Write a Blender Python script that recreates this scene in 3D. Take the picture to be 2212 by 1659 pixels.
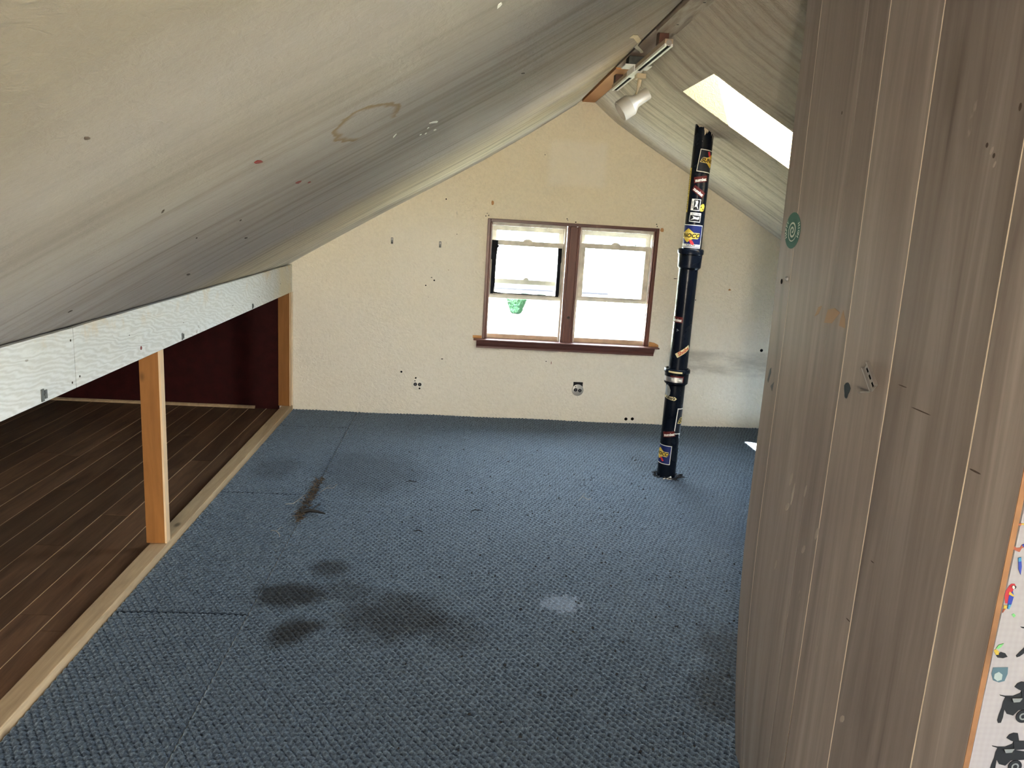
import bpy, bmesh, math, random
import numpy as np
from mathutils import Vector, Matrix

for o in list(bpy.data.objects):
    bpy.data.objects.remove(o, do_unlink=True)
S = bpy.context.scene
COL = S.collection
random.seed(7)
rng = np.random.default_rng(11)

# ------------------------------------------------------------------ camera
cam_d = bpy.data.cameras.new('camera')
cam_d.sensor_width = 36.0
cam_d.lens = 27.0056
cam_d.clip_start = 0.02
cam_d.clip_end = 500
cam = bpy.data.objects.new('camera', cam_d)
COL.objects.link(cam)
_r = Vector((0.996422, -0.059961, 0.059563))
_u = Vector((-0.045392, 0.214813, 0.9756))
_f = Vector((0.071293, 0.974813, -0.211323))
cam.matrix_world = Matrix(((_r.x, _u.x, -_f.x, 0.0), (_r.y, _u.y, -_f.y, 0.0),
                           (_r.z, _u.z, -_f.z, 1.5), (0, 0, 0, 1)))
S.camera = cam

# ------------------------------------------------------------------ world, sun, exposure
world = bpy.data.worlds.new('world')
S.world = world
world.use_nodes = True
bg = world.node_tree.nodes['Background']
bg.inputs['Color'].default_value = (0.78, 0.89, 1.0, 1)
bg.inputs['Strength'].default_value = 22.0
sun_d = bpy.data.lights.new('sun', 'SUN')
sun_d.energy = 480.0
sun_d.angle = math.radians(0.6)
sun_d.color = (1.0, 0.93, 0.82)
sun = bpy.data.objects.new('sun', sun_d)
COL.objects.link(sun)
sun.rotation_euler = Vector((0.388, 0.59, -1.0)).to_track_quat('-Z', 'Y').to_euler()

def portal(name, loc, direction, sx, sy):
    d = bpy.data.lights.new(name, 'AREA')
    d.shape = 'RECTANGLE'
    d.size = sx
    d.size_y = sy
    d.cycles.is_portal = True
    o = bpy.data.objects.new(name, d)
    COL.objects.link(o)
    o.location = loc
    o.rotation_euler = Vector(direction).to_track_quat('-Z', 'Y').to_euler()
    return o

S.view_settings.view_transform = 'Standard'
S.view_settings.look = 'None'
S.view_settings.gamma = 1.0
S.view_settings.use_curve_mapping = False
S.view_settings.exposure = 1.08
S.cycles.max_bounces = 14
S.cycles.diffuse_bounces = 8
S.cycles.transparent_max_bounces = 12
S.cycles.caustics_reflective = False
S.cycles.caustics_refractive = False
S.cycles.sample_clamp_indirect = 12.0

# ------------------------------------------------------------------ dimensions (metres)
D = 5.657            # far gable wall
YR = -2.3            # rear gable wall
XL = -1.219          # room face of the left knee wall
RIDGE_L, RIDGE_R = 0.786, 0.877

# ------------------------------------------------------------------ node helpers
class M:
    def __init__(self, name, rough=0.85, spec=0.3):
        self.m = bpy.data.materials.new(name)
        self.m.use_nodes = True
        self.nt = self.m.node_tree
        self.b = self.nt.nodes['Principled BSDF']
        self.b.inputs['Roughness'].default_value = rough
        self.b.inputs['Specular IOR Level'].default_value = spec
        self._co = None
    def n(self, t, **kw):
        nd = self.nt.nodes.new(t)
        for k, v in kw.items():
            if k.startswith('_'):
                setattr(nd, k[1:], v)
            else:
                self.put(nd.inputs[k.replace('__', ' ')], v)
        return nd
    def put(self, sock, v):
        if isinstance(v, bpy.types.NodeSocket):
            self.nt.links.new(v, sock)
        elif isinstance(v, (tuple, list)) and len(v) == 3 and sock.type == 'RGBA':
            sock.default_value = (*v, 1)
        else:
            sock.default_value = v
    def co(self, scale=(1, 1, 1), rot=(0, 0, 0), loc=(0, 0, 0)):
        if self._co is None:
            self._co = self.nt.nodes.new('ShaderNodeTexCoord')
        mp = self.n('ShaderNodeMapping')
        self.nt.links.new(self._co.outputs['Object'], mp.inputs['Vector'])
        mp.inputs['Scale'].default_value = scale
        mp.inputs['Rotation'].default_value = rot
        mp.inputs['Location'].default_value = loc
        return mp.outputs[0]
    def axis(self, i):
        if self._co is None:
            self._co = self.nt.nodes.new('ShaderNodeTexCoord')
        s = self.n('ShaderNodeSeparateXYZ')
        self.nt.links.new(self._co.outputs['Object'], s.inputs[0])
        return s.outputs[i]
    def noise(self, scale=5, detail=4, rough=0.55, co=None, dist=0.0):
        nd = self.n('ShaderNodeTexNoise', Scale=scale, Detail=detail, Roughness=rough, Distortion=dist)
        if co is not None:
            self.nt.links.new(co, nd.inputs['Vector'])
        else:
            self.nt.links.new(self.co(), nd.inputs['Vector'])
        return nd.outputs['Fac']
    def voro(self, scale=5, co=None, feature='F1', out='Distance', rnd=1.0):
        nd = self.n('ShaderNodeTexVoronoi', Scale=scale, Randomness=rnd, _feature=feature)
        self.nt.links.new(co if co is not None else self.co(), nd.inputs['Vector'])
        return nd.outputs[out]
    def ramp(self, fac, stops, interp='LINEAR'):
        nd = self.n('ShaderNodeValToRGB')
        cr = nd.color_ramp
        cr.interpolation = interp
        while len(cr.elements) > 1:
            cr.elements.remove(cr.elements[-1])
        for i, (p, c) in enumerate(stops):
            e = cr.elements[0] if i == 0 else cr.elements.new(p)
            e.position = p
            c = c if isinstance(c, (tuple, list)) else (c, c, c)
            e.color = (*c, 1)
        self.nt.links.new(fac, nd.inputs[0])
        return nd.outputs[0]
    def mix(self, fac, a, b, mode='MIX'):
        nd = self.n('ShaderNodeMix', _data_type='RGBA', _blend_type=mode)
        self.put(nd.inputs[0], fac)
        self.put(nd.inputs[6], a if isinstance(a, bpy.types.NodeSocket) else (*a, 1) if len(a) == 3 else a)
        self.put(nd.inputs[7], b if isinstance(b, bpy.types.NodeSocket) else (*b, 1) if len(b) == 3 else b)
        return nd.outputs[2]
    def math(self, op, a, b=0.0, c=0.0, clamp=False):
        nd = self.n('ShaderNodeMath', _operation=op, _use_clamp=clamp)
        for i, v in enumerate((a, b, c)):
            self.put(nd.inputs[i], v)
        return nd.outputs[0]
    def rng(self, v, a, b, c=0.0, d=1.0, smooth=True):
        nd = self.n('ShaderNodeMapRange', _interpolation_type='SMOOTHSTEP' if smooth else 'LINEAR', _clamp=True)
        self.put(nd.inputs[0], v)
        for i, x in enumerate((a, b, c, d)):
            nd.inputs[i + 1].default_value = x
        return nd.outputs[0]
    def bump(self, h, strength=0.4, dist=0.004, prev=None):
        nd = self.n('ShaderNodeBump', Strength=strength, Distance=dist, Height=h)
        if prev is not None:
            self.nt.links.new(prev, nd.inputs['Normal'])
        return nd.outputs[0]
    def out(self, color=None, rough=None, normal=None, metal=None, emit=None):
        if color is not None:
            self.put(self.b.inputs['Base Color'], color)
        if rough is not None:
            self.put(self.b.inputs['Roughness'], rough)
        if normal is not None:
            self.put(self.b.inputs['Normal'], normal)
        if metal is not None:
            self.put(self.b.inputs['Metallic'], metal)
        return self.m
    def spot(self, cx, cy, rx, ry, rot=0.0, soft=0.5, warp=None, plane='xy'):
        """mask that is 1 inside an ellipse given in object coordinates"""
        a, b = {'xy': (0, 1), 'xz': (0, 2), 'yz': (1, 2)}[plane]
        x = self.math('SUBTRACT', self.axis(a), cx)
        y = self.math('SUBTRACT', self.axis(b), cy)
        c, s = math.cos(rot), math.sin(rot)
        u = self.math('ADD', self.math('MULTIPLY', x, c / rx), self.math('MULTIPLY', y, s / rx))
        v = self.math('ADD', self.math('MULTIPLY', x, -s / ry), self.math('MULTIPLY', y, c / ry))
        d = self.math('SQRT', self.math('ADD', self.math('MULTIPLY', u, u), self.math('MULTIPLY', v, v)))
        if warp is not None:
            d = self.math('ADD', d, warp)
        return self.rng(d, 1.0 - soft, 1.0 + soft * 0.4, 1.0, 0.0)

def flat(name, c, rough=0.6, spec=0.3, metal=0.0, vary=0.08):
    m = M(name, rough, spec)
    f = m.noise(14, 3)
    c2 = tuple(max(0.0, x * (1 - vary * 2)) for x in c)
    c3 = tuple(x * (1 + vary) for x in c)
    return m.out(m.ramp(f, [(0.3, c2), (0.7, c3)]), metal=metal)

# ------------------------------------------------------------------ materials
def mat_wall():
    m = M('cream_plaster', 0.75, 0.25)
    big = m.noise(0.9, 3, 0.6)
    z = m.axis(2)
    # cream turns yellower up the gable, paler low down
    h = m.rng(m.math('ADD', z, m.math('MULTIPLY', m.math('SUBTRACT', big, 0.5), 1.0)), 0.3, 1.9)
    col = m.mix(h, (0.84, 0.80, 0.71), (0.85, 0.765, 0.575))
    fine = m.noise(60, 4, 0.7)
    col = m.mix(m.rng(fine, 0.35, 0.75, 0, 0.16), col, (0.42, 0.37, 0.26))
    # light rectangle where a poster hung
    x = m.axis(0)
    def band(v, a, b, s):
        return m.math('MULTIPLY', m.rng(v, a - s, a + s), m.rng(v, b - s, b + s, 1, 0))
    poster = m.math('MULTIPLY', band(x, 0.585, 0.99, 0.03), band(z, 1.745, 2.055, 0.03))
    col = m.mix(m.math('MULTIPLY', poster, 0.5), col, (0.88, 0.83, 0.71))
    poster2 = m.math('MULTIPLY', band(x, -0.53, 0.1, 0.05), band(z, 0.9, 1.42, 0.12))
    col = m.mix(m.math('MULTIPLY', poster2, 0.3), col, (0.87, 0.83, 0.73))
    # scuffed grey band low on the right
    nb = m.noise(9, 5, 0.7, co=m.co((0.4, 1, 1.6)))
    sc = m.math('MULTIPLY', m.math('MULTIPLY', band(x, 1.72, 2.6, 0.06), band(z, 0.42, 0.60, 0.02)), m.rng(nb, 0.25, 0.7))
    col = m.mix(m.math('MULTIPLY', sc, 0.6), col, (0.33, 0.30, 0.25))
    # small scuffs and drips
    v = m.noise(26, 2, 0.5, co=m.co((1, 1, 0.45)))
    col = m.mix(m.rng(v, 0.72, 0.80, 0, 0.4), col, (0.33, 0.28, 0.2))
    n1 = m.noise(38, 5, 0.65, dist=0.8)
    n2 = m.noise(160, 2)
    nm = m.bump(n1, 0.8, 0.012)
    nm = m.bump(n2, 0.3, 0.002, nm)
    return m.out(col, normal=nm)

def mat_ceiling(name, right):
    m = M(name, 0.8, 0.22)
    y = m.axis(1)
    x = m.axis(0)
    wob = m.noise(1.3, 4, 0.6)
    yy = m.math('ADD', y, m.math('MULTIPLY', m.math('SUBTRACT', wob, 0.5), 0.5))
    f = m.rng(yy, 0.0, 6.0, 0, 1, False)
    st = m.noise(2.2, 6, 0.65, co=m.co((0.35, 6.5, 0.35)))
    st2 = m.noise(3.0, 6, 0.7, co=m.co((0.5, 16.0, 0.5)))
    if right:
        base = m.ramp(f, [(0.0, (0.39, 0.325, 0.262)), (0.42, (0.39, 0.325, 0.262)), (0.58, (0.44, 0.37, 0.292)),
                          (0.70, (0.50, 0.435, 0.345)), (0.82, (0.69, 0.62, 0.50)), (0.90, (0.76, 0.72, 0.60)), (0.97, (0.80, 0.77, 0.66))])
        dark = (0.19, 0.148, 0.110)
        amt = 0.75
    else:  # dark near end and bright gable strip hold light falloff in the colour
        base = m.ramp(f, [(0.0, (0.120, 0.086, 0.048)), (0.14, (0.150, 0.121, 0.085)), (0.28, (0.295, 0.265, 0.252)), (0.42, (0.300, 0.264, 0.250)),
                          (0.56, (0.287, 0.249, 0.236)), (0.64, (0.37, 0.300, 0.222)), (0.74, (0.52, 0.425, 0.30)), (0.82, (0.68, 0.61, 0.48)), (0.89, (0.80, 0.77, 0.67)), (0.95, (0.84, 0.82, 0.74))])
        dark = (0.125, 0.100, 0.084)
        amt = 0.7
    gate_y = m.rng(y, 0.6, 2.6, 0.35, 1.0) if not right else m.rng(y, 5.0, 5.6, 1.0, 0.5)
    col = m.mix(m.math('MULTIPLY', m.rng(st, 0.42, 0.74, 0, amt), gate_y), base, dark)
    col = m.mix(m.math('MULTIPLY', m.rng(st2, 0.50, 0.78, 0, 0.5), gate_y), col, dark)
    soot = m.noise(24, 5, 0.75, co=m.co((0.7, 1.3, 0.7)))
    col = m.mix(m.rng(soot, 0.45, 0.75, 0, 0.32 if right else 0.16), col, dark)
    if not right:
        # tide mark of an old leak: a thin irregular tan ring
        wp = m.math('MULTIPLY', m.math('SUBTRACT', m.noise(7, 4, 0.6), 0.5), 1.1)
        xx = m.math('SUBTRACT', x, -0.225)
        ya = m.math('SUBTRACT', y, 1.80)
        d = m.math('SQRT', m.math('ADD', m.math('POWER', m.math('DIVIDE', xx, 0.062), 2), m.math('POWER', m.math('DIVIDE', ya, 0.21), 2)))
        d = m.math('ADD', d, wp)
        ring = m.math('MULTIPLY', m.rng(d, 0.75, 1.0), m.rng(d, 1.02, 1.12, 1, 0))
        gate = m.rng(m.noise(4.5, 2), 0.47, 0.56)
        col = m.mix(m.math('MULTIPLY', m.math('MULTIPLY', ring, gate), 0.9), col, (0.19, 0.125, 0.065))
    if right:
        n1 = m.noise(34, 4, 0.6, dist=2.2)
        nm = m.bump(n1, 0.75, 0.012)
    else:
        n1 = m.noise(75, 4, 0.65, dist=0.4, co=m.co((1, 0.5, 1)))
        nm = m.bump(n1, 0.35, 0.007)
    nm = m.bump(m.noise(150, 2), 0.2, 0.002, nm)
    return m.out(col, normal=nm)

def mat_well():
    m = M('skylight_plaster', 0.8, 0.2)
    n1 = m.noise(34, 4, 0.6, dist=2.2)
    col = m.mix(m.rng(n1, 0.4, 0.75, 0, 0.25), (0.170, 0.135, 0.072), (0.120, 0.090, 0.042))
    return m.out(col, normal=m.bump(n1, 0.6, 0.01))

def mat_wood(name, light, dark, scale=1.0, along='y', rough=0.6, spec=0.3, knots=0.0, contrast=1.0, rnd=0.0):
    m = M(name, rough, spec)
    sc = {'x': (0.8, 9, 9), 'y': (9, 0.8, 9), 'z': (9, 9, 0.8)}[along]
    sc = tuple(s * scale for s in sc)
    co = m.co(sc)
    if rnd:
        oi = m.n('ShaderNodeObjectInfo')
        add = m.n('ShaderNodeVectorMath', _operation='ADD')
        m.nt.links.new(co, add.inputs[0])
        cmb = m.n('ShaderNodeCombineXYZ')
        mul = m.math('MULTIPLY', oi.outputs['Random'], 40.0)
        for i in range(3):
            m.nt.links.new(mul, cmb.inputs[i])
        m.nt.links.new(cmb.outputs[0], add.inputs[1])
        co = add.outputs[0]
    w = m.noise(2.0, 6, 0.62, co=co, dist=1.1)
    w2 = m.noise(9.0, 4, 0.6, co=co)
    g = m.math('ADD', m.math('MULTIPLY', w, 0.75), m.math('MULTIPLY', w2, 0.25))
    col = m.ramp(g, [(0.5 - 0.18 / contrast, dark), (0.5 + 0.16 / contrast, light)])
    if knots:
        kv = m.voro(knots, co=m.co({'x': (0.5, 1, 1), 'y': (1, 0.5, 1), 'z': (1, 1, 0.5)}[along]))
        kd = tuple(c * 0.28 for c in dark)
        col = m.mix(m.rng(kv, 0.03, 0.12, 0.75, 0), col, kd)
    if rnd:
        hs = m.n('ShaderNodeHueSaturation', Color=col)
        m.nt.links.new(m.rng(oi.outputs['Random'], 0, 1, 1 - rnd, 1 + rnd, False), hs.inputs['Value'])
        col = hs.outputs[0]
    nm = m.bump(g, 0.35, 0.002)
    return m.out(col, normal=nm), m

def mat_header():
    m = M('white_painted_plywood', 0.6, 0.3)
    co = m.co((2.0, 1.1, 4.5))
    w = m.noise(3.0, 6, 0.6, co=co, dist=2.6)
    wv = m.n('ShaderNodeTexWave', Scale=7.0, Distortion=16.0, Detail=5.0, Detail__Scale=1.0, _wave_type='RINGS')
    m.nt.links.new(m.co((1.0, 0.8, 3.2)), wv.inputs['Vector'])
    g = m.math('ADD', m.math('MULTIPLY', w, 0.5), m.math('MULTIPLY', wv.outputs['Fac'], 0.5))
    col = m.ramp(g, [(0.2, (0.50, 0.495, 0.46)), (0.5, (0.56, 0.56, 0.53)), (0.8, (0.62, 0.625, 0.60))])
    yel = m.math('MULTIPLY', m.rng(m.axis(1), 4.9, 5.25), m.rng(m.noise(2, 3), 0.35, 0.6))
    col = m.mix(m.math('MULTIPLY', yel, 0.7), col, (0.63, 0.54, 0.34))
    pe = m.math('MULTIPLY', m.rng(m.axis(2), 0.985, 1.06), m.rng(m.noise(6, 5, 0.7), 0.5, 0.68))
    col = m.mix(m.math('MULTIPLY', pe, 0.6), col, (0.55, 0.43, 0.27))
    nk = m.noise(30, 2, co=m.co((1, 0.6, 1)))
    col = m.mix(m.rng(nk, 0.73, 0.78, 0, 0.7), col, (0.2, 0.16, 0.12))
    return m.out(col, normal=m.bump(g, 0.35, 0.003))

def mat_carpet():
    m = M('grey_blue_carpet', 0.75, 0.15)
    fib = m.noise(240, 3, 0.7)
    fib2 = m.noise(90, 3, 0.7)
    col = m.ramp(m.math('ADD', m.math('MULTIPLY', fib, 0.6), m.math('MULTIPLY', fib2, 0.4)),
                 [(0.32, (0.006, 0.009, 0.014)), (0.5, (0.0145, 0.022, 0.037)), (0.66, (0.033, 0.048, 0.078)), (0.76, (0.15, 0.18, 0.22))])
    big = m.noise(0.8, 4, 0.6)
    col = m.mix(m.rng(big, 0.35, 0.7, 0, 0.22), col, (0.045, 0.055, 0.070), 'MIX')
    w = m.math('MULTIPLY', m.math('SUBTRACT', m.noise(9, 4, 0.6), 0.5), 1.0)
    stains = [(-0.62, 2.81, 0.165, 0.115, 0.0, 0.78), (-0.545, 2.535, 0.125, 0.085, 0.9, 0.82), (-0.50, 3.05, 0.085, 0.10, 0.0, 0.65),
              (-0.19, 2.665, 0.22, 0.20, 0.2, 0.65), (-0.40, 2.86, 0.10, 0.10, 0, 0.4), (0.03, 2.57, 0.14, 0.15, 0, 0.34),
              (-0.48, 4.30, 0.34, 0.42, 0.5, 0.32), (1.05, 2.45, 0.14, 0.22, 0, 0.5), (0.92, 2.2, 0.13, 0.16, 0, 0.5), (-1.02, 4.3, 0.14, 0.2, 0, 0.3)]
    dry = m.math('ADD', 0.0, 1.0)
    for cx, cy, rx, ry, ro, a in stains:
        sp = m.math('MULTIPLY', m.spot(cx, cy, rx, ry, ro, 0.55, w), a)
        col = m.mix(sp, col, (0.012, 0.0095, 0.008))
        dry = m.math('MULTIPLY', dry, m.math('SUBTRACT', 1.0, sp))
    # trodden dirt along the far wall and a bleached patch
    edge = m.math('MULTIPLY', m.rng(m.axis(1), 5.25, 5.6), 0.55)
    col = m.mix(edge, col, (0.020, 0.021, 0.024))
    wb = m.math('MULTIPLY', m.math('SUBTRACT', m.noise(40, 3, 0.6), 0.5), 2.2)
    for cx, cy, rx, ry, ro in [(0.45, 2.79, 0.085, 0.07, -0.4)]:
        sp = m.spot(cx, cy, rx, ry, ro, 0.3, wb)
        col = m.mix(m.math('MULTIPLY', sp, 0.6), col, (0.16, 0.19, 0.25))
    m.put(m.b.inputs['Sheen Weight'], m.math('MULTIPLY', m.math('MULTIPLY', dry, 1.0), m.rng(fib, 0.3, 0.7, 0.35, 1.0)))
    m.b.inputs['Sheen Roughness'].default_value = 0.45
    m.b.inputs['Sheen Tint'].default_value = (0.62, 0.80, 1.0, 1)
    return m.out(col, normal=m.bump(fib, 0.5, 0.003))

def mat_panel():
    m = M('taupe_wood_panelling', 0.42, 0.4)
    oi = m.n('ShaderNodeObjectInfo')
    cmb = m.n('ShaderNodeCombineXYZ')
    mul = m.math('MULTIPLY', oi.outputs['Random'], 30.0)
    for i in range(3):
        m.nt.links.new(mul, cmb.inputs[i])
    add = m.n('ShaderNodeVectorMath', _operation='ADD')
    m.nt.links.new(m.co((1, 9, 0.42)), add.inputs[0])
    m.nt.links.new(cmb.outputs[0], add.inputs[1])
    co = add.outputs[0]
    w = m.noise(1.5, 6, 0.62, co=co, dist=1.6)
    w2 = m.noise(7.0, 4, 0.65, co=co)
    g = m.math('ADD', m.math('MULTIPLY', w, 0.8), m.math('MULTIPLY', w2, 0.2))
    col = m.ramp(g, [(0.26, (0.068, 0.053, 0.044)), (0.40, (0.130, 0.106, 0.091)), (0.54, (0.168, 0.141, 0.122)), (0.72, (0.235, 0.204, 0.181))])
    kn = m.voro(2.6, co=m.co((1, 1.6, 0.55)))
    col = m.mix(m.rng(kn, 0.03, 0.15, 0.5, 0), col, (0.09, 0.07, 0.055))
    hs = m.n('ShaderNodeHueSaturation', Color=col)
    m.nt.links.new(m.rng(oi.outputs['Random'], 0, 1, 0.86, 1.12, False), hs.inputs['Value'])
    col = hs.outputs[0]
    sc = m.noise(16, 4, 0.7, co=m.co((1, 1, 0.5)))
    col = m.mix(m.rng(sc, 0.70, 0.76, 0, 0.45), col, (0.30, 0.265, 0.225))
    return m.out(col, normal=m.bump(g, 0.1, 0.001))

def mat_glass():
    m = M('window_glass', 0.02, 0.5)
    nt = m.nt
    tr = m.n('ShaderNodeBsdfTransparent')
    tr.inputs[0].default_value = (0.97, 0.98, 0.97, 1)
    gl = m.n('ShaderNodeBsdfGlossy', Roughness=0.02)
    lw = m.n('ShaderNodeLayerWeight', Blend=0.5)
    fr = m.math('ADD', m.math('MULTIPLY', m.math('POWER', lw.outputs['Facing'], 5.0), 0.9), 0.035)
    mx = m.n('ShaderNodeMixShader')
    nt.links.new(fr, mx.inputs[0])
    nt.links.new(tr.outputs[0], mx.inputs[1])
    nt.links.new(gl.outputs[0], mx.inputs[2])
    nt.links.new(mx.outputs[0], nt.nodes['Material Output'].inputs[0])
    return m.m

def mat_pipe():
    m = M('navy_black_pipe_paint', 0.3, 0.14)
    n1 = m.noise(90, 3, 0.6)
    n2 = m.noise(6, 4)
    col = m.ramp(n2, [(0.3, (0.0018, 0.0030, 0.0065)), (0.7, (0.0042, 0.0065, 0.0120))])
    chip = m.rng(m.noise(30, 3, 0.6), 0.73, 0.76, 0, 0.8)
    col = m.mix(chip, col, (0.22, 0.23, 0.24))
    return m.out(col, normal=m.bump(n1, 0.25, 0.002), rough=m.rng(n2, 0.3, 0.7, 0.18, 0.30))

def mat_whiteface():
    m = M('white_papered_board', 0.7, 0.2)
    wx = m.n('ShaderNodeTexWave', Scale=32.0, Distortion=1.5, Detail=2.0, _bands_direction='Z')
    wz = m.n('ShaderNodeTexWave', Scale=32.0, Distortion=1.5, Detail=2.0, _bands_direction='X')
    for w in (wx, wz):
        m.nt.links.new(m.co(), w.inputs['Vector'])
    g = m.math('ADD', wx.outputs['Fac'], wz.outputs['Fac'])
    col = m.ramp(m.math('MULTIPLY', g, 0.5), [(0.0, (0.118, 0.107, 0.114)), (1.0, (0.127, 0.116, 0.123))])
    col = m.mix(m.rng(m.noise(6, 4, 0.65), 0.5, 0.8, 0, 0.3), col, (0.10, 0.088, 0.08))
    return m.out(col, normal=m.bump(g, 0.1, 0.001))

MAT = {}
MAT['wall'] = mat_wall()
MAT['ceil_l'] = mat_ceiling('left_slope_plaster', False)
MAT['ceil_r'] = mat_ceiling('right_slope_plaster', True)
MAT['well'] = mat_well()
MAT['header'] = mat_header()
MAT['carpet'] = mat_carpet()
MAT['panel'] = mat_panel()
MAT['glass'] = mat_glass()
MAT['pipe'] = mat_pipe()
MAT['whiteface'] = mat_whiteface()
MAT['stud'], _ = mat_wood('pine_stud_wood', (0.245, 0.105, 0.026), (0.165, 0.066, 0.015), 1.0, 'z', 0.65, 0.25, knots=7.0)
MAT['stud_edge'], _ = mat_wood('pale_pine_edge', (0.66, 0.50, 0.33), (0.50, 0.33, 0.19), 1.2, 'z', 0.7, 0.2)
MAT['plate'], _pm = mat_wood('dirty_pine_plate', (0.46, 0.345, 0.215), (0.27, 0.19, 0.115), 1.0, 'y', 0.75, 0.2, knots=6.0)
MAT['plank'], _ = mat_wood('brown_floor_plank', (0.135, 0.074, 0.041), (0.040, 0.020, 0.011), 1.0, 'y', 0.5, 0.35, contrast=1.0, rnd=0.3)
MAT['crack'] = flat('pale_dust', (0.72, 0.56, 0.37), 0.9, 0.1)
MAT['maroon'] = flat('maroon_panel_paint', (0.026, 0.0030, 0.0034), 0.7, 0.12, vary=0.15)
MAT['trim'], _ = mat_wood('red_brown_stained_wood', (0.135, 0.042, 0.027), (0.060, 0.017, 0.013), 1.3, 'z', 0.38, 0.5)
MAT['trim_h'], _ = mat_wood('red_brown_stained_board', (0.130, 0.052, 0.042), (0.062, 0.024, 0.022), 1.3, 'x', 0.38, 0.5)
MAT['raw_end'] = flat('raw_orange_wood', (0.48, 0.25, 0.10), 0.7, 0.2)
MAT['sash'] = flat('cream_sash_paint', (0.80, 0.78, 0.70), 0.5, 0.4)
MAT['sash_dirty'] = flat('grimy_cream_paint', (0.70, 0.66, 0.57), 0.55, 0.3, vary=0.15)
MAT['jamb'] = flat('greyed_jamb_paint', (0.64, 0.57, 0.50), 0.55, 0.3, vary=0.12)
MAT['sillwood'] = flat('tan_sill_paint', (0.52, 0.40, 0.29), 0.55, 0.3, vary=0.12)
MAT['foam'] = flat('black_foam_strip', (0.010, 0.012, 0.018), 0.85, 0.2, vary=0.4)
MAT['black'] = flat('black_void', (0.004, 0.004, 0.004), 0.9, 0.05)
MAT['beam'], _ = mat_wood('grey_weathered_beam', (0.40, 0.32, 0.245), (0.16, 0.105, 0.075), 1.1, 'y', 0.7, 0.2, contrast=1.5)
MAT['beam_o'], _ = mat_wood('orange_pine_beam', (0.50, 0.235, 0.085), (0.39, 0.165, 0.055), 0.8, 'y', 0.55, 0.3)
MAT['beam_g'], _ = mat_wood('greyed_pine_beam', (0.32, 0.235, 0.19), (0.20, 0.13, 0.10), 0.9, 'y', 0.6, 0.25)
MAT['block'] = flat('dark_red_wood_block', (0.085, 0.032, 0.020), 0.5, 0.35, vary=0.2)
MAT['track'] = flat('white_track_enamel', (0.85, 0.83, 0.78), 0.4, 0.4)
MAT['track_side'] = flat('yellowed_track_enamel', (0.40, 0.31, 0.22), 0.45, 0.4)
MAT['lamp'] = flat('cream_lamp_enamel', (0.40, 0.37, 0.315), 0.35, 0.5, vary=0.04)
MAT['yellowed'] = flat('yellowed_plastic', (0.50, 0.41, 0.28), 0.4, 0.4)
MAT['slot'] = flat('dark_track_slot', (0.006, 0.005, 0.005), 0.8, 0.05)
MAT['steel'] = flat('grey_steel', (0.17, 0.175, 0.17), 0.45, 0.4, metal=0.3, vary=0.2)
MAT['darksteel'] = flat('dark_grey_box_steel', (0.075, 0.08, 0.075), 0.5, 0.4, metal=0.5, vary=0.4)
MAT['silver'] = flat('bright_silver', (0.62, 0.60, 0.58), 0.3, 0.5, metal=0.9, vary=0.08)
MAT['bulb'] = flat('frosted_bulb', (0.85, 0.8, 0.7), 0.3, 0.4)
MAT['plate_grey'] = flat('grey_outlet_plate', (0.42, 0.42, 0.40), 0.4, 0.5, metal=0.3)
MAT['tape'] = flat('yellowed_tape', (0.55, 0.46, 0.33), 0.5, 0.3)
MAT['tanpatch'] = flat('tan_tape_residue', (0.23, 0.155, 0.095), 0.6, 0.2, vary=0.04)
MAT['palescuff'] = flat('pale_scuff', (0.28, 0.245, 0.21), 0.7, 0.2)
MAT['darkscuff'] = flat('dark_scuff', (0.05, 0.035, 0.025), 0.7, 0.2)
MAT['redflake'] = flat('dark_red_flake', (0.18, 0.02, 0.018), 0.6, 0.2)
MAT['whiteflake'] = flat('white_paint_flake', (0.85, 0.83, 0.77), 0.6, 0.2)
MAT['hardboard'] = flat('orange_hardboard_edge', (0.115, 0.052, 0.020), 0.8, 0.15, vary=0.2)
MAT['groove'] = flat('pale_groove', (0.66, 0.56, 0.43), 0.8, 0.15)
MAT['teal'] = flat('black_teal_paint', (0.006, 0.016, 0.022), 0.35, 0.4)
MAT['jute'] = flat('jute_fray', (0.085, 0.066, 0.050), 0.95, 0.05, vary=0.3)
MAT['thread'] = flat('pale_thread', (0.28, 0.26, 0.23), 0.9, 0.1)
MAT['crumb'] = flat('black_crumb', (0.012, 0.012, 0.014), 0.8, 0.2)
MAT['splinter'] = flat('charred_splinter', (0.012, 0.012, 0.014), 0.6, 0.3)
MAT['grass'] = flat('sunlit_lawn', (0.14, 0.15, 0.12), 0.9, 0.05)
MAT['bush'] = flat('bush_leaf', (0.0030, 0.0100, 0.0050), 0.9, 0.02, vary=0.25)
MAT['roof'] = flat('blue_grey_roof', (0.0085, 0.0105, 0.0125), 0.9, 0.02)
MAT['housewall'] = flat('white_siding', (0.4, 0.4, 0.4), 0.8, 0.1)
MAT['fascia'] = flat('dark_fascia', (0.0035, 0.004, 0.006), 0.9, 0.02)
MAT['twig'] = flat('tree_leaf', (0.006, 0.010, 0.008), 0.9, 0.02)
MAT['roofing'] = flat('roof_shingle', (0.10, 0.10, 0.10), 0.9, 0.1)
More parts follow.
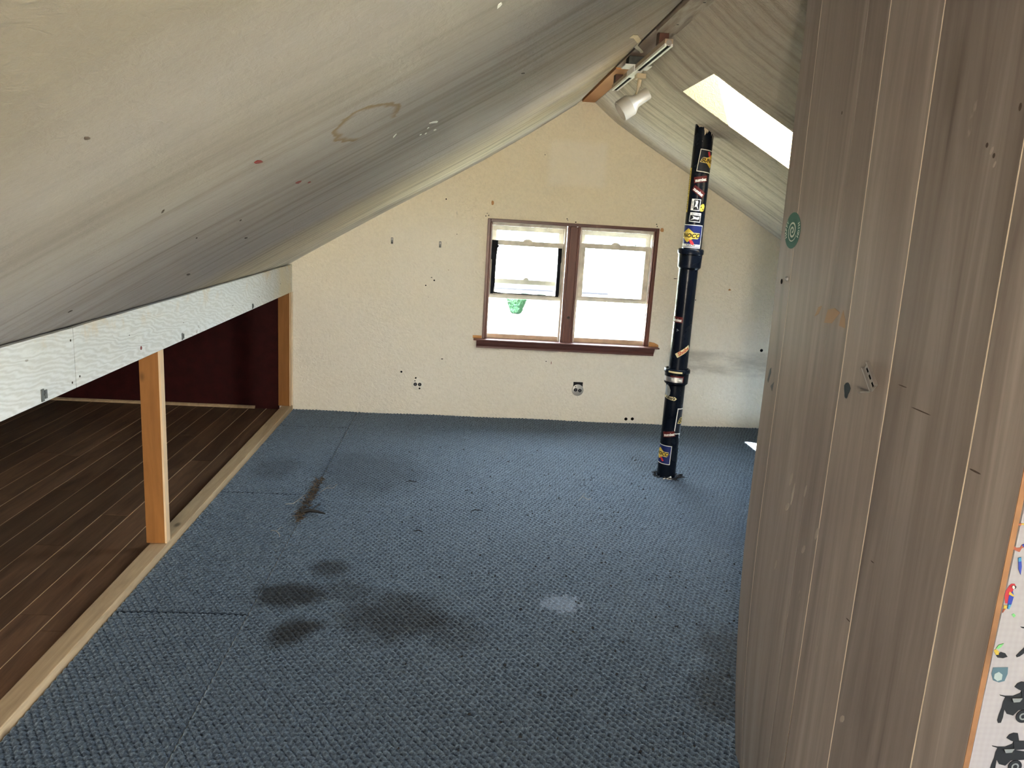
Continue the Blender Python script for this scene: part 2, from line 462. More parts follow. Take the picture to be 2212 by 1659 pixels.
for nm_, c_ in dict(s_white=(0.78, 0.76, 0.70), s_black=(0.010, 0.010, 0.012), s_navy=(0.008, 0.016, 0.10), s_yellow=(0.62, 0.44, 0.06),
                    s_red=(0.55, 0.035, 0.05), s_maroon=(0.085, 0.010, 0.010), s_dnavy=(0.010, 0.013, 0.022), s_green=(0.012, 0.075, 0.055),
                    s_palegreen=(0.40, 0.44, 0.37), s_blue=(0.03, 0.06, 0.42), s_sky=(0.06, 0.30, 0.55), s_grey=(0.25, 0.27, 0.28),
                    s_lime=(0.20, 0.58, 0.20), s_slate=(0.10, 0.18, 0.23), s_paleblue=(0.42, 0.50, 0.50), s_orange=(0.55, 0.12, 0.03),
                    s_cream=(0.62, 0.53, 0.30), s_rust=(0.42, 0.10, 0.05), s_inkblack=(0.006, 0.006, 0.010)).items():
    MAT[nm_] = flat(nm_[2:] + '_print', c_, 0.5, 0.2, vary=0.03)
    MAT['f' + nm_[1:]] = flat(nm_[2:] + '_dimmed_print', tuple(x * 0.30 for x in c_), 0.7, 0.08, vary=0.03)  # print copies for the end board, darkened in colour against its strong light

# ------------------------------------------------------------------ mesh builder
class MB:
    def __init__(self):
        self.v = []
        self.f = []
    def poly(self, pts):
        i = len(self.v)
        self.v += [tuple(p) for p in pts]
        self.f.append(tuple(range(i, i + len(pts))))
        return self
    def box(self, x0, x1, y0, y1, z0, z1):
        i = len(self.v)
        self.v += [(x, y, z) for z in (z0, z1) for y in (y0, y1) for x in (x0, x1)]
        for q in ((0, 2, 3, 1), (4, 5, 7, 6), (0, 1, 5, 4), (2, 6, 7, 3), (0, 4, 6, 2), (1, 3, 7, 5)):
            self.f.append(tuple(i + k for k in q))
        return self
    def prism(self, pts, a, b, axis='y'):
        """2D polygon extruded from a to b along the given axis"""
        def P(p, t):
            return {'y': (p[0], t, p[1]), 'x': (t, p[0], p[1]), 'z': (p[0], p[1], t)}[axis]
        n = len(pts)
        i = len(self.v)
        self.v += [P(p, a) for p in pts] + [P(p, b) for p in pts]
        self.f.append(tuple(i + k for k in range(n)))
        self.f.append(tuple(i + n + k for k in reversed(range(n))))
        for k in range(n):
            k2 = (k + 1) % n
            self.f.append((i + k2, i + k, i + n + k, i + n + k2))
        return self
    def ring(self, c, ax, r, n):
        ax = Vector(ax).normalized()
        t = Vector((0, 0, 1)) if abs(ax.z) < 0.9 else Vector((1, 0, 0))
        e1 = ax.cross(t).normalized()
        e2 = ax.cross(e1)
        i = len(self.v)
        for k in range(n):
            a = 2 * math.pi * k / n
            p = Vector(c) + e1 * (r * math.cos(a)) + e2 * (r * math.sin(a))
            self.v.append(tuple(p))
        return list(range(i, i + n))
    def lathe(self, prof, origin, axis, n=32, cap0=True, cap1=True):
        """prof: list of (distance along axis, radius)"""
        ax = Vector(axis).normalized()
        rings = [self.ring(Vector(origin) + ax * d, ax, max(r, 1e-5), n) for d, r in prof]
        for a, b in zip(rings, rings[1:]):
            for k in range(n):
                k2 = (k + 1) % n
                self.f.append((a[k], b[k], b[k2], a[k2]))
        if cap0:
            self.f.append(tuple(rings[0]))
        if cap1:
            self.f.append(tuple(reversed(rings[-1])))
        return self
    def tube(self, path, r, n=6):
        path = [Vector(p) for p in path]
        rings = []
        for k, p in enumerate(path):
            d = (path[min(k + 1, len(path) - 1)] - path[max(k - 1, 0)])
            rr = r[k] if isinstance(r, (list, tuple)) else r
            rings.append(self.ring(p, d if d.length > 1e-9 else (0, 0, 1), rr, n))
        for a, b in zip(rings, rings[1:]):
            for k in range(n):
                k2 = (k + 1) % n
                self.f.append((a[k], b[k], b[k2], a[k2]))
        self.f.append(tuple(rings[0]))
        self.f.append(tuple(reversed(rings[-1])))
        return self
    def build(self, name, mat, parent=None, smooth=False, bevel=0.0, recalc=True):
        me = bpy.data.meshes.new(name)
        me.from_pydata(self.v, [], self.f)
        if recalc:
            bm = bmesh.new()
            bm.from_mesh(me)
            bmesh.ops.recalc_face_normals(bm, faces=bm.faces)
            bm.to_mesh(me)
            bm.free()
        o = bpy.data.objects.new(name, me)
        COL.objects.link(o)
        me.materials.append(MAT[mat] if isinstance(mat, str) else mat)
        if bevel:
            b = o.modifiers.new('bevel', 'BEVEL')
            b.width = bevel
            b.segments = 2
            b.limit_method = 'ANGLE'
        if smooth:
            for p in me.polygons:
                p.use_smooth = True
            if smooth == 'angle':
                me.set_sharp_from_angle(angle=math.radians(40))
        adopt(o, parent)
        return o

def adopt(o, parent):
    if parent is not None:
        o.parent = parent
        if parent.type == 'EMPTY':      # meshes carry room coordinates; empties sit at the thing's base
            o.matrix_parent_inverse = Matrix.Translation(-parent.location)

def empty(name, loc):
    o = bpy.data.objects.new(name, None)
    COL.objects.link(o)
    o.empty_display_size = 0.1
    o.location = loc
    return o

def thing(o, label, cat, group=None):
    o['label'] = label
    o['category'] = cat
    if group:
        o['group'] = group
    return o

def struct(o, label=None):
    o['kind'] = 'structure'
    if label:
        o['label'] = label
    return o

def text_mesh(txt, size, shear=0.0, bold=0.0, spacing=1.0):
    cu = bpy.data.curves.new('t', 'FONT')
    cu.body = txt
    cu.size = size
    cu.shear = shear
    cu.offset = bold
    cu.space_character = spacing
    cu.align_x = 'CENTER'
    cu.align_y = 'CENTER'
    cu.resolution_u = 3
    ob = bpy.data.objects.new('t', cu)
    COL.objects.link(ob)
    dg = bpy.context.evaluated_depsgraph_get()
    me = bpy.data.meshes.new_from_object(ob.evaluated_get(dg))
    vs = [(v.co.x, v.co.y) for v in me.vertices]
    fs = [tuple(p.vertices) for p in me.polygons]
    bpy.data.objects.remove(ob, do_unlink=True)
    bpy.data.curves.remove(cu)
    bpy.data.meshes.remove(me)
    return vs, fs

def rounded(w, h, r, n=4):
    pts = []
    for cx, cy, a0 in ((w / 2 - r, h / 2 - r, 0), (-w / 2 + r, h / 2 - r, 90), (-w / 2 + r, -h / 2 + r, 180), (w / 2 - r, -h / 2 + r, 270)):
        for k in range(n + 1):
            a = math.radians(a0 + 90 * k / n)
            pts.append((cx + r * math.cos(a), cy + r * math.sin(a)))
    return pts

# ------------------------------------------------------------------ roof slopes
LP = [(-3.30, -0.15), (-2.2, 0.505), (-1.216, 1.095), (-0.88, 1.300), (-0.553, 1.494), (-0.2, 1.698), (0.117, 1.885), (0.42, 2.078), (0.60, 2.200), (0.745, 2.300)]
RP = [(0.879, 2.322), (0.96, 2.258), (1.043, 2.197), (1.18, 2.116), (1.326, 2.033), (1.602, 1.880), (1.938, 1.688), (2.347, 1.451), (2.75, 1.22), (3.15, 0.99)]
def zprof(P, x):
    return float(np.interp(x, [p[0] for p in P], [p[1] for p in P]))

def slope_piece(mb, P, x0, x1, y0, y1, t=0.30, n=None, ny=1):
    xs = sorted({x0, x1} | {p[0] for p in P if x0 < p[0] < x1})
    low = [(x, zprof(P, x)) for x in xs]
    up = [(x, z + t) for x, z in reversed(low)]
    mb.prism(low + up, y0, y1, 'y')

SKY_X0, SKY_X1, SKY_Y0, SKY_Y1 = 1.076, 2.02, 3.570, 4.085
mb = MB()
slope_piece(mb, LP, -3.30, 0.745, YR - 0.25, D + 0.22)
ceil_l = struct(mb.build('ceiling', 'ceil_l'), 'left roof slope of stained textured plaster, light falloff painted in')
mb = MB()
slope_piece(mb, RP, 0.879, 3.15, YR - 0.25, SKY_Y0)
slope_piece(mb, RP, 0.879, 3.15, SKY_Y1, D + 0.22)
slope_piece(mb, RP, 0.879, SKY_X0, SKY_Y0, SKY_Y1)
slope_piece(mb, RP, SKY_X1, 3.15, SKY_Y0, SKY_Y1)
ceil_r = struct(mb.build('ceiling', 'ceil_r'), 'right roof slope of sooty swirled plaster with a skylight')
# ridge cap that closes the roof above the ridge beam
struct(MB().box(0.55, 1.1, YR - 0.25, D + 0.22, 2.46, 2.64).build('roof_ridge_cap', 'roofing'))

# marks on the left slope: flakes and knocks, each a thin chip lying in the surface
def chip(mb, x, y, dx, dy, ang=0.0, n=6, lift=0.0015, jag=0.35, P=LP):
    pts = []
    for k in range(n):
        a = 2 * math.pi * k / n
        rr = 1 + jag * (random.random() - 0.5) * 2
        px, py = dx * rr * math.cos(a), dy * rr * math.sin(a)
        X = x + px * math.cos(ang) - py * math.sin(ang)
        Yy = y + px * math.sin(ang) + py * math.cos(ang)
        pts.append((X, Yy))
    bot = [(X, Yy, zprof(P, X) - lift) for X, Yy in pts]
    top = [(X, Yy, zprof(P, X) + 0.002) for X, Yy in pts]
    i = len(mb.v)
    mb.v += bot + top
    mb.f.append(tuple(i + k for k in range(n)))
    mb.f.append(tuple(i + n + k for k in reversed(range(n))))
    for k in range(n):
        k2 = (k + 1) % n
        mb.f.append((i + k2, i + k, i + n + k, i + n + k2))
for x, y, dx, dy in ((-0.442, 2.130, 0.0085, 0.020), (-0.434, 2.233, 0.005, 0.012), (-0.409, 1.596, 0.006, 0.019)):
    mb = MB()
    chip(mb, x, y, dx, dy)
    mb.build('red_flake', 'redflake', ceil_l)['label'] = 'dark red flake of exposed paint'
for x, y, dx, dy, a in ((-0.100, 2.345, 0.006, 0.035, -0.25), (-0.131, 2.498, 0.003, 0.012, 0), (-0.120, 2.397, 0.003, 0.010, 0.2), (-0.145, 2.46, 0.003, 0.008, 0), (-0.105, 2.53, 0.003, 0.012, -.2),
                        (0.041, 1.368, 0.004, 0.012, 0), (-0.20, 2.2, 0.003, 0.022, 0.3)):
    mb = MB()
    chip(mb, x, y, dx, dy, a)
    mb.build('white_chip', 'whiteflake', ceil_l)
for x, y, dx, dy, a in ((0.148, 2.329, 0.0015, 0.022, -0.3), (-0.438, 0.952, 0.002, 0.006, 0), (-0.590, 1.582, 0.0025, 0.010, 0.5), (-0.718, 2.156, 0.003, 0.010, 0.2),
                        (-1.094, 2.228, 0.006, 0.009, 0), (-0.631, 2.264, 0.0025, 0.009, 0.3), (-1.0, 2.9, 0.006, 0.03, 0.2), (-0.75, 2.75, 0.005, 0.026, 0.1)):
    mb = MB()
    chip(mb, x, y, dx, dy, a)
    mb.build('knock_mark', 'darkscuff', ceil_l)

# ------------------------------------------------------------------ gable walls
def gable(mb, y0, y1, holes, xl=-3.25, xr=3.1, up=0.12):
    """solid gable wall from vertical strips, with rectangular holes (x0,x1,z0,z1)"""
    xs = {xl, xr}
    for h in holes:
        xs |= {h[0], h[1]}
    for P in (LP, RP):
        xs |= {p[0] for p in P if xl < p[0] < xr}
    xs |= {0.827}
    xs = sorted(xs)
    def top(x):
        if x <= 0.745:
            return zprof(LP, x) + up
        if x >= 0.879:
            return zprof(RP, x) + up
        return 2.31 + up
    for a, b in zip(xs, xs[1:]):
        m = (a + b) / 2
        hs = [h for h in holes if h[0] < m < h[1]]
        if not hs:
            mb.prism([(a, -0.06), (b, -0.06), (b, top(b)), (a, top(a))], y0, y1, 'y')
        else:
            h = hs[0]
            mb.prism([(a, -0.06), (b, -0.06), (b, h[2]), (a, h[2])], y0, y1, 'y')
            mb.prism([(a, h[3]), (b, h[3]), (b, top(b)), (a, top(a))], y0, y1, 'y')

WH = (0.185, 1.412, 0.600, 1.468)      # rough opening of the twin window
mb = MB()
gable(mb, D, D + 0.16, [WH])
wall_far = struct(mb.build('wall_far', 'wall'), 'cream textured gable wall around the twin window')
RW = (-0.62, -0.12, 0.62, 1.02)
mb = MB()
gable(mb, YR - 0.16, YR, [RW])
struct(mb.build('wall_rear', 'wall'), 'cream rear gable wall with an added window')

# ------------------------------------------------------------------ floor: subfloor, carpet pieces, storage planks
floor = struct(MB().box(-3.3, 3.2, YR - 0.2, D + 0.16, -0.16, -0.012).build('floor', 'crack'), 'attic floor with grey carpet and a plank storage strip')

PER_U, PER_V, ANG = 0.0205, 0.0235, math.radians(125)
def carpet_height(X, Y):
    ca, sa = math.cos(ANG), math.sin(ANG)
    v = X * ca + Y * sa
    u = -X * sa + Y * ca
    wob = 0.0012 * np.sin(v * 13.0 + 1.3) + 0.0012 * np.sin(X * 31 + Y * 17) + 0.0007 * np.sin(X * 83 - Y * 61)
    u = u + wob
    row = np.floor(u / PER_U)
    ph = (row % 2) * 0.5 + 0.16 * np.sin(row * 12.9898) + 0.10 * np.sin(v * 37 + row * 3.7)
    ridge = np.abs(np.sin(np.pi * u / PER_U)) ** 0.6
    along = 0.5 + 0.5 * np.cos(2 * np.pi * (v / PER_V + ph))
    return ridge * (0.62 + 0.38 * along)

def carpet_piece(name, x0, x1, y0, y1, step, amp=0.0085, label=None, jag=0.0):
    nx, ny = max(2, int((x1 - x0) / step)), max(2, int((y1 - y0) / step))
    xs, ys = np.linspace(x0, x1, nx + 1), np.linspace(y0, y1, ny + 1)
    X, Y = np.meshgrid(xs, ys)
    Z = 0.0015 + amp * carpet_height(X, Y) + rng.normal(0, 0.0010, X.shape)
    # low undulation of a loose-laid carpet
    Z += 0.004 * np.sin(X * 3.1 + 0.6) * np.sin(Y * 2.3) + 0.0025 * np.sin(X * 7.7) * np.sin(Y * 6.1 + 1)
    e = np.minimum.reduce([X - x0, x1 - X, Y - y0, y1 - Y])
    Z -= 0.006 * np.clip(1 - e / 0.0035, 0, 1)
    Z = np.maximum(Z, -0.004)
    co = np.stack([X.ravel(), Y.ravel(), Z.ravel()], 1).astype(np.float32)
    i = np.arange((nx + 1) * (ny + 1)).reshape(ny + 1, nx + 1)
    q = np.stack([i[:-1, :-1], i[:-1, 1:], i[1:, 1:], i[1:, :-1]], -1).reshape(-1, 4).astype(np.int32)
    me = bpy.data.meshes.new(name)
    me.vertices.add(len(co))
    me.vertices.foreach_set('co', co.ravel())
    me.loops.add(q.size)
    me.loops.foreach_set('vertex_index', q.ravel())
    me.polygons.add(len(q))
    me.polygons.foreach_set('loop_start', np.arange(0, q.size, 4, dtype=np.int32))
    me.polygons.foreach_set('loop_total', np.full(len(q), 4, dtype=np.int32))
    me.polygons.foreach_set('use_smooth', np.ones(len(q), dtype=bool))
    me.update()
    me.validate()
    o = bpy.data.objects.new(name, me)
    COL.objects.link(o)
    me.materials.append(MAT['carpet'])
    adopt(o, floor)
    if label:
        o['label'] = label
    return o
SEAM = -0.735
carpet_piece('carpet_piece', SEAM + 0.0006, 2.45, 1.70, D, 0.0048, label='wide grey ribbed carpet piece')
carpet_piece('carpet_piece', SEAM + 0.0006, 2.9, YR, 1.699, 0.03, amp=0.004)
carpet_piece('carpet_piece', 2.4515, 3.05, 1.70, D, 0.03, amp=0.004)
ye = [YR, 1.36, 2.648, 3.895, 5.195, D]
for a, b in zip(ye, ye[1:]):
    carpet_piece('carpet_piece', XL + 0.006, SEAM - 0.0006, a + 0.0004, b - 0.0004, 0.0048 if a > 1 else 0.03, label='narrow grey ribbed carpet piece')

# storage planks, each its own object, on a dusty underlay that shows in the gaps
MB().box(-3.2, XL - 0.07, YR, D - 0.013, -0.0118, 0.0).build('underlay', 'crack', floor)
edges = [-1.283 - 0.125 * k for k in range(16)]
random.seed(3)
joints = {1: [2.62, 4.4], 2: [3.55, 1.5], 3: [3.2, 4.9], 4: [2.3, 4.2], 5: [3.85], 6: [2.9, 4.7]}
for k in range(len(edges) - 1):
    js = joints.get(k, [random.uniform(1.8, 4.8)])
    ys = [YR] + sorted(js) + [D]
    for a, b in zip(ys, ys[1:]):
        x1, x0 = edges[k] - 0.0021, edges[k + 1] + 0.0021
        dz = random.uniform(-0.0006, 0.0006)
        MB().box(x0, x1, a + 0.0008, b - 0.0008, 0.0004, 0.0026 + dz).build('plank', 'plank', floor, bevel=0.0006)

# ------------------------------------------------------------------ left knee wall: header boards, studs, plate
kw = struct(empty('wall_left', (XL, 1.5, 0)), 'low knee wall with white header boards over open storage')
ZH, ZT = 0.8826, 1.083
hy = [YR, 2.49, 4.915, D - 0.004]
for a, b in zip(hy, hy[1:]):
    n = 10
    mb = MB()
    pts = []
    yy = [a + 0.0022 + (b - a - 0.0044) * k / 16 for k in range(17)]
    tops = [ZT - 0.004 - 0.0025 * random.random() for _ in yy]
    for y, t in zip(yy, tops):
        mb.v += [(XL - 0.018, y, ZH), (XL, y, ZH), (XL, y, t), (XL - 0.018, y, t)]
    for k in range(16):
        i = 4 * k
        for q in ((0, 1), (1, 2), (2, 3), (3, 0)):
            mb.f.append((i + q[0], i + q[1], i + 4 + q[1], i + 4 + q[0]))
    mb.f += [(0, 1, 2, 3), (64, 67, 66, 65)]
    mb.build('header_board', 'header', kw)
# dark strip of framing behind the gap at the top of the header
MB().box(XL - 0.09, XL - 0.02, YR, D - 0.001, ZH + 0.05, ZT - 0.012).build('top_plate', 'black', kw)
mb = MB().box(XL - 0.069, XL + 0.004, YR, D, -0.012, 0.038)
# chewed room-side edge of the bottom plate
plate = mb.build('bottom_plate', 'plate', kw, bevel=0.003)
for y0, y1, x0, x1 in ((3.176, 3.214, XL - 0.084, XL + 0.002), (D - 0.040, D - 0.002, XL - 0.092, XL - 0.004)):
    st = MB().box(x0, x1 - 0.008, y0, y1, 0.038, ZH + 0.12).build('stud', 'stud', kw, bevel=0.0015)
    MB().box(x1 - 0.008, x1, y0, y1, 0.038, ZH + (0 if y0 < 4 else 0)).build('edge', 'stud_edge', st)
MB().box(XL - 0.004, XL + 0.006, D - 0.010, D + 0.002, 0.0, ZH).build('corner_strip', 'groove', kw)
for y, z, s in ((2.297, 0.904, 1.0), (3.447, 0.900, 0.8), (4.598, 0.900, 0.8)):
    mb = MB()
    mb.box(XL, XL + 0.003, y - 0.017 * s, y - 0.003 * s, z - 0.017 * s, z + 0.020 * s)
    mb.box(XL, XL + 0.003, y + 0.003 * s, y + 0.014 * s, z - 0.012 * s, z + 0.014 * s)
    mb.lathe([(0, 0.0035), (0.006, 0.0035)], (XL, y - 0.002, z + 0.002), (1, 0, 0), 8)
    mb.build('catch_plate', 'darksteel', kw)['label'] = 'dark metal cabinet catch plate'
for y, z, r in ((2.47, 1.04, 0.004), (2.465, 0.905, 0.004), (2.515, 0.915, 0.004), (3.0, 0.925, 0.008), (3.46, 0.96, 0.002), (2.9, 0.99, 0.002), (4.2, 0.95, 0.003), (4.75, 0.94, .003)):
    MB().lathe([(0, r), (0.0012, r * 0.9)], (XL, y, z), (1, 0, 0), 7).build('nail_mark', 'redflake' if r == 0.008 else 'darkscuff', kw)

# storage compartment walls
struct(MB().box(-3.2, XL - 0.094, D - 0.012, D - 0.001, 0.004, 1.1).build('wall_storage', 'maroon'), 'dark maroon end panel of the storage space')

# ------------------------------------------------------------------ right knee wall (mostly hidden)
struct(MB().box(2.86, 2.98, 1.93, D, -0.012, 1.25).build('wall_right', 'wall'), 'low cream knee wall under the right slope')

# ------------------------------------------------------------------ ridge beam
rb = struct(empty('ridge_beam', (0.83, 4.0, 2.32)), 'exposed ridge beam of two boards')
near = MB().box(RIDGE_L, RIDGE_R, YR, 3.515, 2.316, 2.45).build('near_board', 'beam', rb, bevel=0.002)
near['label'] = 'grey weathered ridge board with knots'
for x, y in ((0.838, 3.36), (0.845, 3.02), (0.82, 2.9)):
    MB().lathe([(0, 0.006), (0.001, 0.005)], (x, y, 2.316), (0, 0, -1), 8).build('knot', 'darkscuff', near)
b1 = MB().box(RIDGE_L, RIDGE_R, 4.42, D, 2.324, 2.45).build('far_board', 'beam_o', rb, bevel=0.002)
b1['label'] = 'orange pine ridge board at the gable'
b2 = MB().box(RIDGE_L, RIDGE_R, 3.535, 4.415, 2.332, 2.45).build('middle_board', 'beam_g', rb, bevel=0.002)
MB().box(0.70, 0.95, YR, D, 2.44, 2.462).build('ridge_void', 'black', rb)

# ------------------------------------------------------------------ window trim and sashes (far wall)
tr = struct(empty('trim_1', (0.8, D, 0.55)), 'red-brown stained casing, mullion and stool of the twin window')
JY = D + 0.155      # outer end of the jambs
P0 = D - 0.010
# side casings: thin stops with a rounded room edge
MB().box(0.168, 0.190, P0, JY, 0.612, 1.486).build('side_casing', 'trim', tr, bevel=0.003)
MB().box(1.402, 1.424, P0, JY, 0.612, 1.486).build('side_casing', 'trim', tr, bevel=0.003)
MB().box(0.1905, 1.4015, P0, JY, 1.462, 1.486).build('head_casing', 'trim_h', tr, bevel=0.003)
MB().box(0.770, 0.828, P0 - 0.004, JY, 0.612, 1.4615).build('mullion', 'trim', tr, bevel=0.003)
for x0, x1 in ((0.752, 0.7695), (0.8285, 0.846)):
    MB().box(x0, x1, P0 + 0.004, P0 + 0.030, 0.612, 1.4615).build('mullion_stop', 'trim', tr, bevel=0.003)
for x0, x1 in ((0.1905, 0.203), (1.389, 1.4015)):
    MB().box(x0, x1, P0 + 0.006, P0 + 0.030, 0.612, 1.4615).build('side_stop', 'trim', tr, bevel=0.003)
MB().prism([(D - 0.055, 0.6005), (D + 0.15, 0.6005), (D + 0.15, 0.6115), (D - 0.055, 0.6115), (D - 0.061, 0.606)], 0.106, 1.500, 'x').build('stool', 'trim_h', tr, bevel=0.002)
MB().prism([(D - 0.0005, 0.600), (D - 0.045, 0.600), (D - 0.040, 0.585), (D - 0.028, 0.572), (D - 0.020, 0.555), (D - 0.020, 0.542), (D - 0.0005, 0.542)], 0.128, 1.468, 'x').build('apron', 'trim_h', tr, bevel=0.001)
MB().box(0.10, 0.165, D - 0.006, D - 0.0005, 0.612, 0.632).build('raw_patch', 'raw_end', tr)
MB().prism([(1.426, 0.612), (1.505, 0.612), (1.500, 0.628), (1.47, 0.642), (1.430, 0.648)], D - 0.004, D - 0.0005, 'y').build('raw_patch', 'raw_end', tr)
MB().prism([(0.183, 0.530), (1.40, 0.533), (1.42, 0.540), (0.15, 0.538)], D - 0.003, D - 0.0005, 'y').build('caulk_line', 'sash_dirty', tr)
MB().lathe([(0, 0.011), (0.0012, 0.010)], (0.802, P0 - 0.004, 0.80), (0, -1, 0), 9).build('worn_spot', 'jute', tr)

def sash_window(name, label, x0, x1, foam):
    w = struct(empty(name, ((x0 + x1) / 2, D + 0.05, 0.62)), label)
    # painted jamb liners and head
    MB().box(x0, x0 + 0.016, D + 0.022, JY, 0.6120, 1.4615).build('jamb_liner', 'jamb', w, bevel=0.001)
    MB().box(x1 - 0.016, x1, D + 0.022, JY, 0.6120, 1.4615).build('jamb_liner', 'jamb', w, bevel=0.001)
    MB().box(x0 + 0.0165, x1 - 0.0165, D + 0.022, JY, 1.440, 1.4615).build('head_liner', 'sash_dirty', w, bevel=0.001)
    MB().box(x0 + 0.0165, x1 - 0.0165, D + 0.035, JY, 0.6120, 0.646).build('sill_board', 'sillwood', w, bevel=0.001)
    a, b = x0 + 0.017, x1 - 0.017
    # outer (upper) sash
    up = MB().box(a, b, D + 0.088, D + 0.115, 1.405, 1.439).build('upper_sash', 'sash_dirty' if foam else 'sash', w, bevel=0.002)
    for s0, s1 in ((a, a + 0.034), (b - 0.034, b)):
        MB().box(s0, s1, D + 0.088, D + 0.115, 1.00, 1.405).build('stile', 'sash', up, bevel=0.001)
    if foam:
        MB().box(a + 0.034, b - 0.034, D + 0.088, D + 0.115, 1.018, 1.052).build('meeting_rail', 'sash', up, bevel=0.002)
        MB().prism([(0.455, 1.052), (0.500, 1.052), (0.492, 1.064), (0.478, 1.070), (0.463, 1.064)], D + 0.09, D + 0.11, 'y').build('sash_lock', 'sash', up)
    MB().box(a + 0.033, b - 0.033, D + 0.100, D + 0.103, 1.0, 1.406).build('pane', 'glass', up)
    # inner (lower) sash pushed up
    zt, zb = (1.336, 0.912) if foam else (1.348, 0.924)
    lo = MB().box(a, b, D + 0.048, D + 0.078, zt - 0.036, zt).build('lower_sash', 'sash_dirty', w, bevel=0.002)
    MB().box(a, b, D + 0.048, D + 0.078, zb, zb + 0.022).build('bottom_rail', 'sash', lo, bevel=0.002)
    MB().box(a, b, D + 0.046, D + 0.078, zb + 0.0225, zb + 0.034).build('rail_lip', 'sash_dirty', lo, bevel=0.001)
    for s0, s1 in ((a, a + 0.036), (b - 0.036, b)):
        MB().box(s0, s1, D + 0.048, D + 0.078, zb + 0.034, zt - 0.036).build('stile', 'sash_dirty', lo, bevel=0.001)
    MB().box(a + 0.035, b - 0.035, D + 0.061, D + 0.064, zb + 0.02, zt - 0.034).build('pane', 'glass', lo)
    c = (a + b) / 2
    MB().prism([(c - 0.035, zt), (c + 0.035, zt), (c + 0.028, zt + 0.008), (c + 0.012, zt + 0.016), (c - 0.012, zt + 0.016), (c - 0.028, zt + 0.008)], D + 0.05, D + 0.076, 'y').build('sash_lock', 'sash_dirty', lo, bevel=0.001)
    if foam:
        pl = [(a - 0.003, zt - 0.002), (a + 0.044, zt - 0.004), (a + 0.045, zt - 0.036), (a + 0.056, zt - 0.040), (a + 0.044, zt - 0.060), (a + 0.039, zt - 0.12),
              (a + 0.037, 1.10), (a + 0.036, 1.0), (a + 0.030, zb + 0.06), (a + 0.028, zb + 0.032), (a + 0.006, zb + 0.030), (a + 0.006, 1.19), (a - 0.003, 1.20)]
        MB().prism(pl, D + 0.038, D + 0.0475, 'y').build('foam_strip', 'foam', lo)['label'] = 'ragged black foam strip'
        pr = [(b - 0.038, zt - 0.037), (b - 0.010, zt - 0.037), (b - 0.008, 1.2), (b - 0.012, 1.19), (b - 0.010, zb + 0.05), (b - 0.014, zb + 0.030), (b - 0.036, zb + 0.030), (b - 0.034, 1.1)]
        MB().prism(pr, D + 0.040, D + 0.0475, 'y').build('foam_strip', 'foam', lo)['label'] = 'ragged black foam strip'
        MB().prism([(a + 0.030, zb + 0.034), (b - 0.036, zb + 0.034), (b - 0.036, zb + 0.037), (c, zb + 0.041), (a + 0.10, zb + 0.039), (a + 0.030, zb + 0.046)], D + 0.041, D + 0.0475, 'y').build('foam_strip', 'foam', lo)
    # storm pane across the open lower half
    MB().box(a, b, D + 0.135, D + 0.138, 0.646, 1.40).build('storm_pane', 'glass', w)
    return w
sash_window('window_1', 'left sash window raised, with black foam strips at its sides', 0.1902, 0.7518, True)
sash_window('window_2', 'right sash window raised, with plain cream stiles', 0.8462, 1.4018, False)
portal('window_portal', (0.8, D + 0.17, 1.03), (0, -1, 0), 1.22, 0.86)

# skylight
sk = struct(empty('window_3', (1.5, 3.83, 2.1)), 'skylight in the right roof slope with a bright plastered well')
def well_face(pts, name):
    MB().poly(pts).build(name, 'well', sk, recalc=False)
def zr(x, k=0.0):
    return zprof(RP, x) + k
xs_ = [SKY_X0] + [p[0] for p in RP if SKY_X0 < p[0] < SKY_X1] + [SKY_X1]
for yv, inw, nm in ((SKY_Y1, -1, 'far_lining'), (SKY_Y0, 1, 'near_lining')):
    low = [(x, zr(x, 0.001)) for x in xs_]
    upp = [(x, zr(x, 0.302)) for x in reversed(xs_)]
    MB().prism(low + upp, yv, yv + inw * 0.006, 'y').build(nm, 'well', sk)
for xv, inw, nm in ((SKY_X0, 1, 'upper_lining'), (SKY_X1, -1, 'lower_lining')):
    MB().prism([(SKY_Y0 + 0.0062, zr(xv, 0.004)), (SKY_Y1 - 0.0062, zr(xv, 0.004)), (SKY_Y1 - 0.0062, zr(xv, 0.30)), (SKY_Y0 + 0.0062, zr(xv, 0.30))], xv, xv + inw * 0.006, 'x').build(nm, 'well', sk)
def sloped_box(mb, x0, x1, y0, y1, k0, k1):
    mb.prism([(x0, zr(x0, k0)), (x1, zr(x1, k0)), (x1, zr(x1, k1)), (x0, zr(x0, k1))], y0, y1, 'y')
for a in ((SKY_X0 - 0.04, SKY_X0 + 0.02, SKY_Y0 - 0.04, SKY_Y1 + 0.04), (SKY_X1 - 0.02, SKY_X1 + 0.04, SKY_Y0 - 0.04, SKY_Y1 + 0.04),
          (SKY_X0 + 0.0205, SKY_X1 - 0.0205, SKY_Y0 - 0.04, SKY_Y0 + 0.02), (SKY_X0 + 0.0205, SKY_X1 - 0.0205, SKY_Y1 - 0.02, SKY_Y1 + 0.04)):
    mb = MB()
    sloped_box(mb, *a, 0.303, 0.345)
    mb.build('skylight_frame', 'sash', sk)
mb = MB()
sloped_box(mb, SKY_X0 + 0.02, SKY_X1 - 0.02, SKY_Y0 + 0.02, SKY_Y1 - 0.02, 0.32, 0.326)
mb.build('pane', 'glass', sk)
portal('skylight_portal', ((SKY_X0 + SKY_X1) / 2, (SKY_Y0 + SKY_Y1) / 2, zr(1.55, 0.37)), (-0.5, 0, -0.87), 0.53, 1.1)

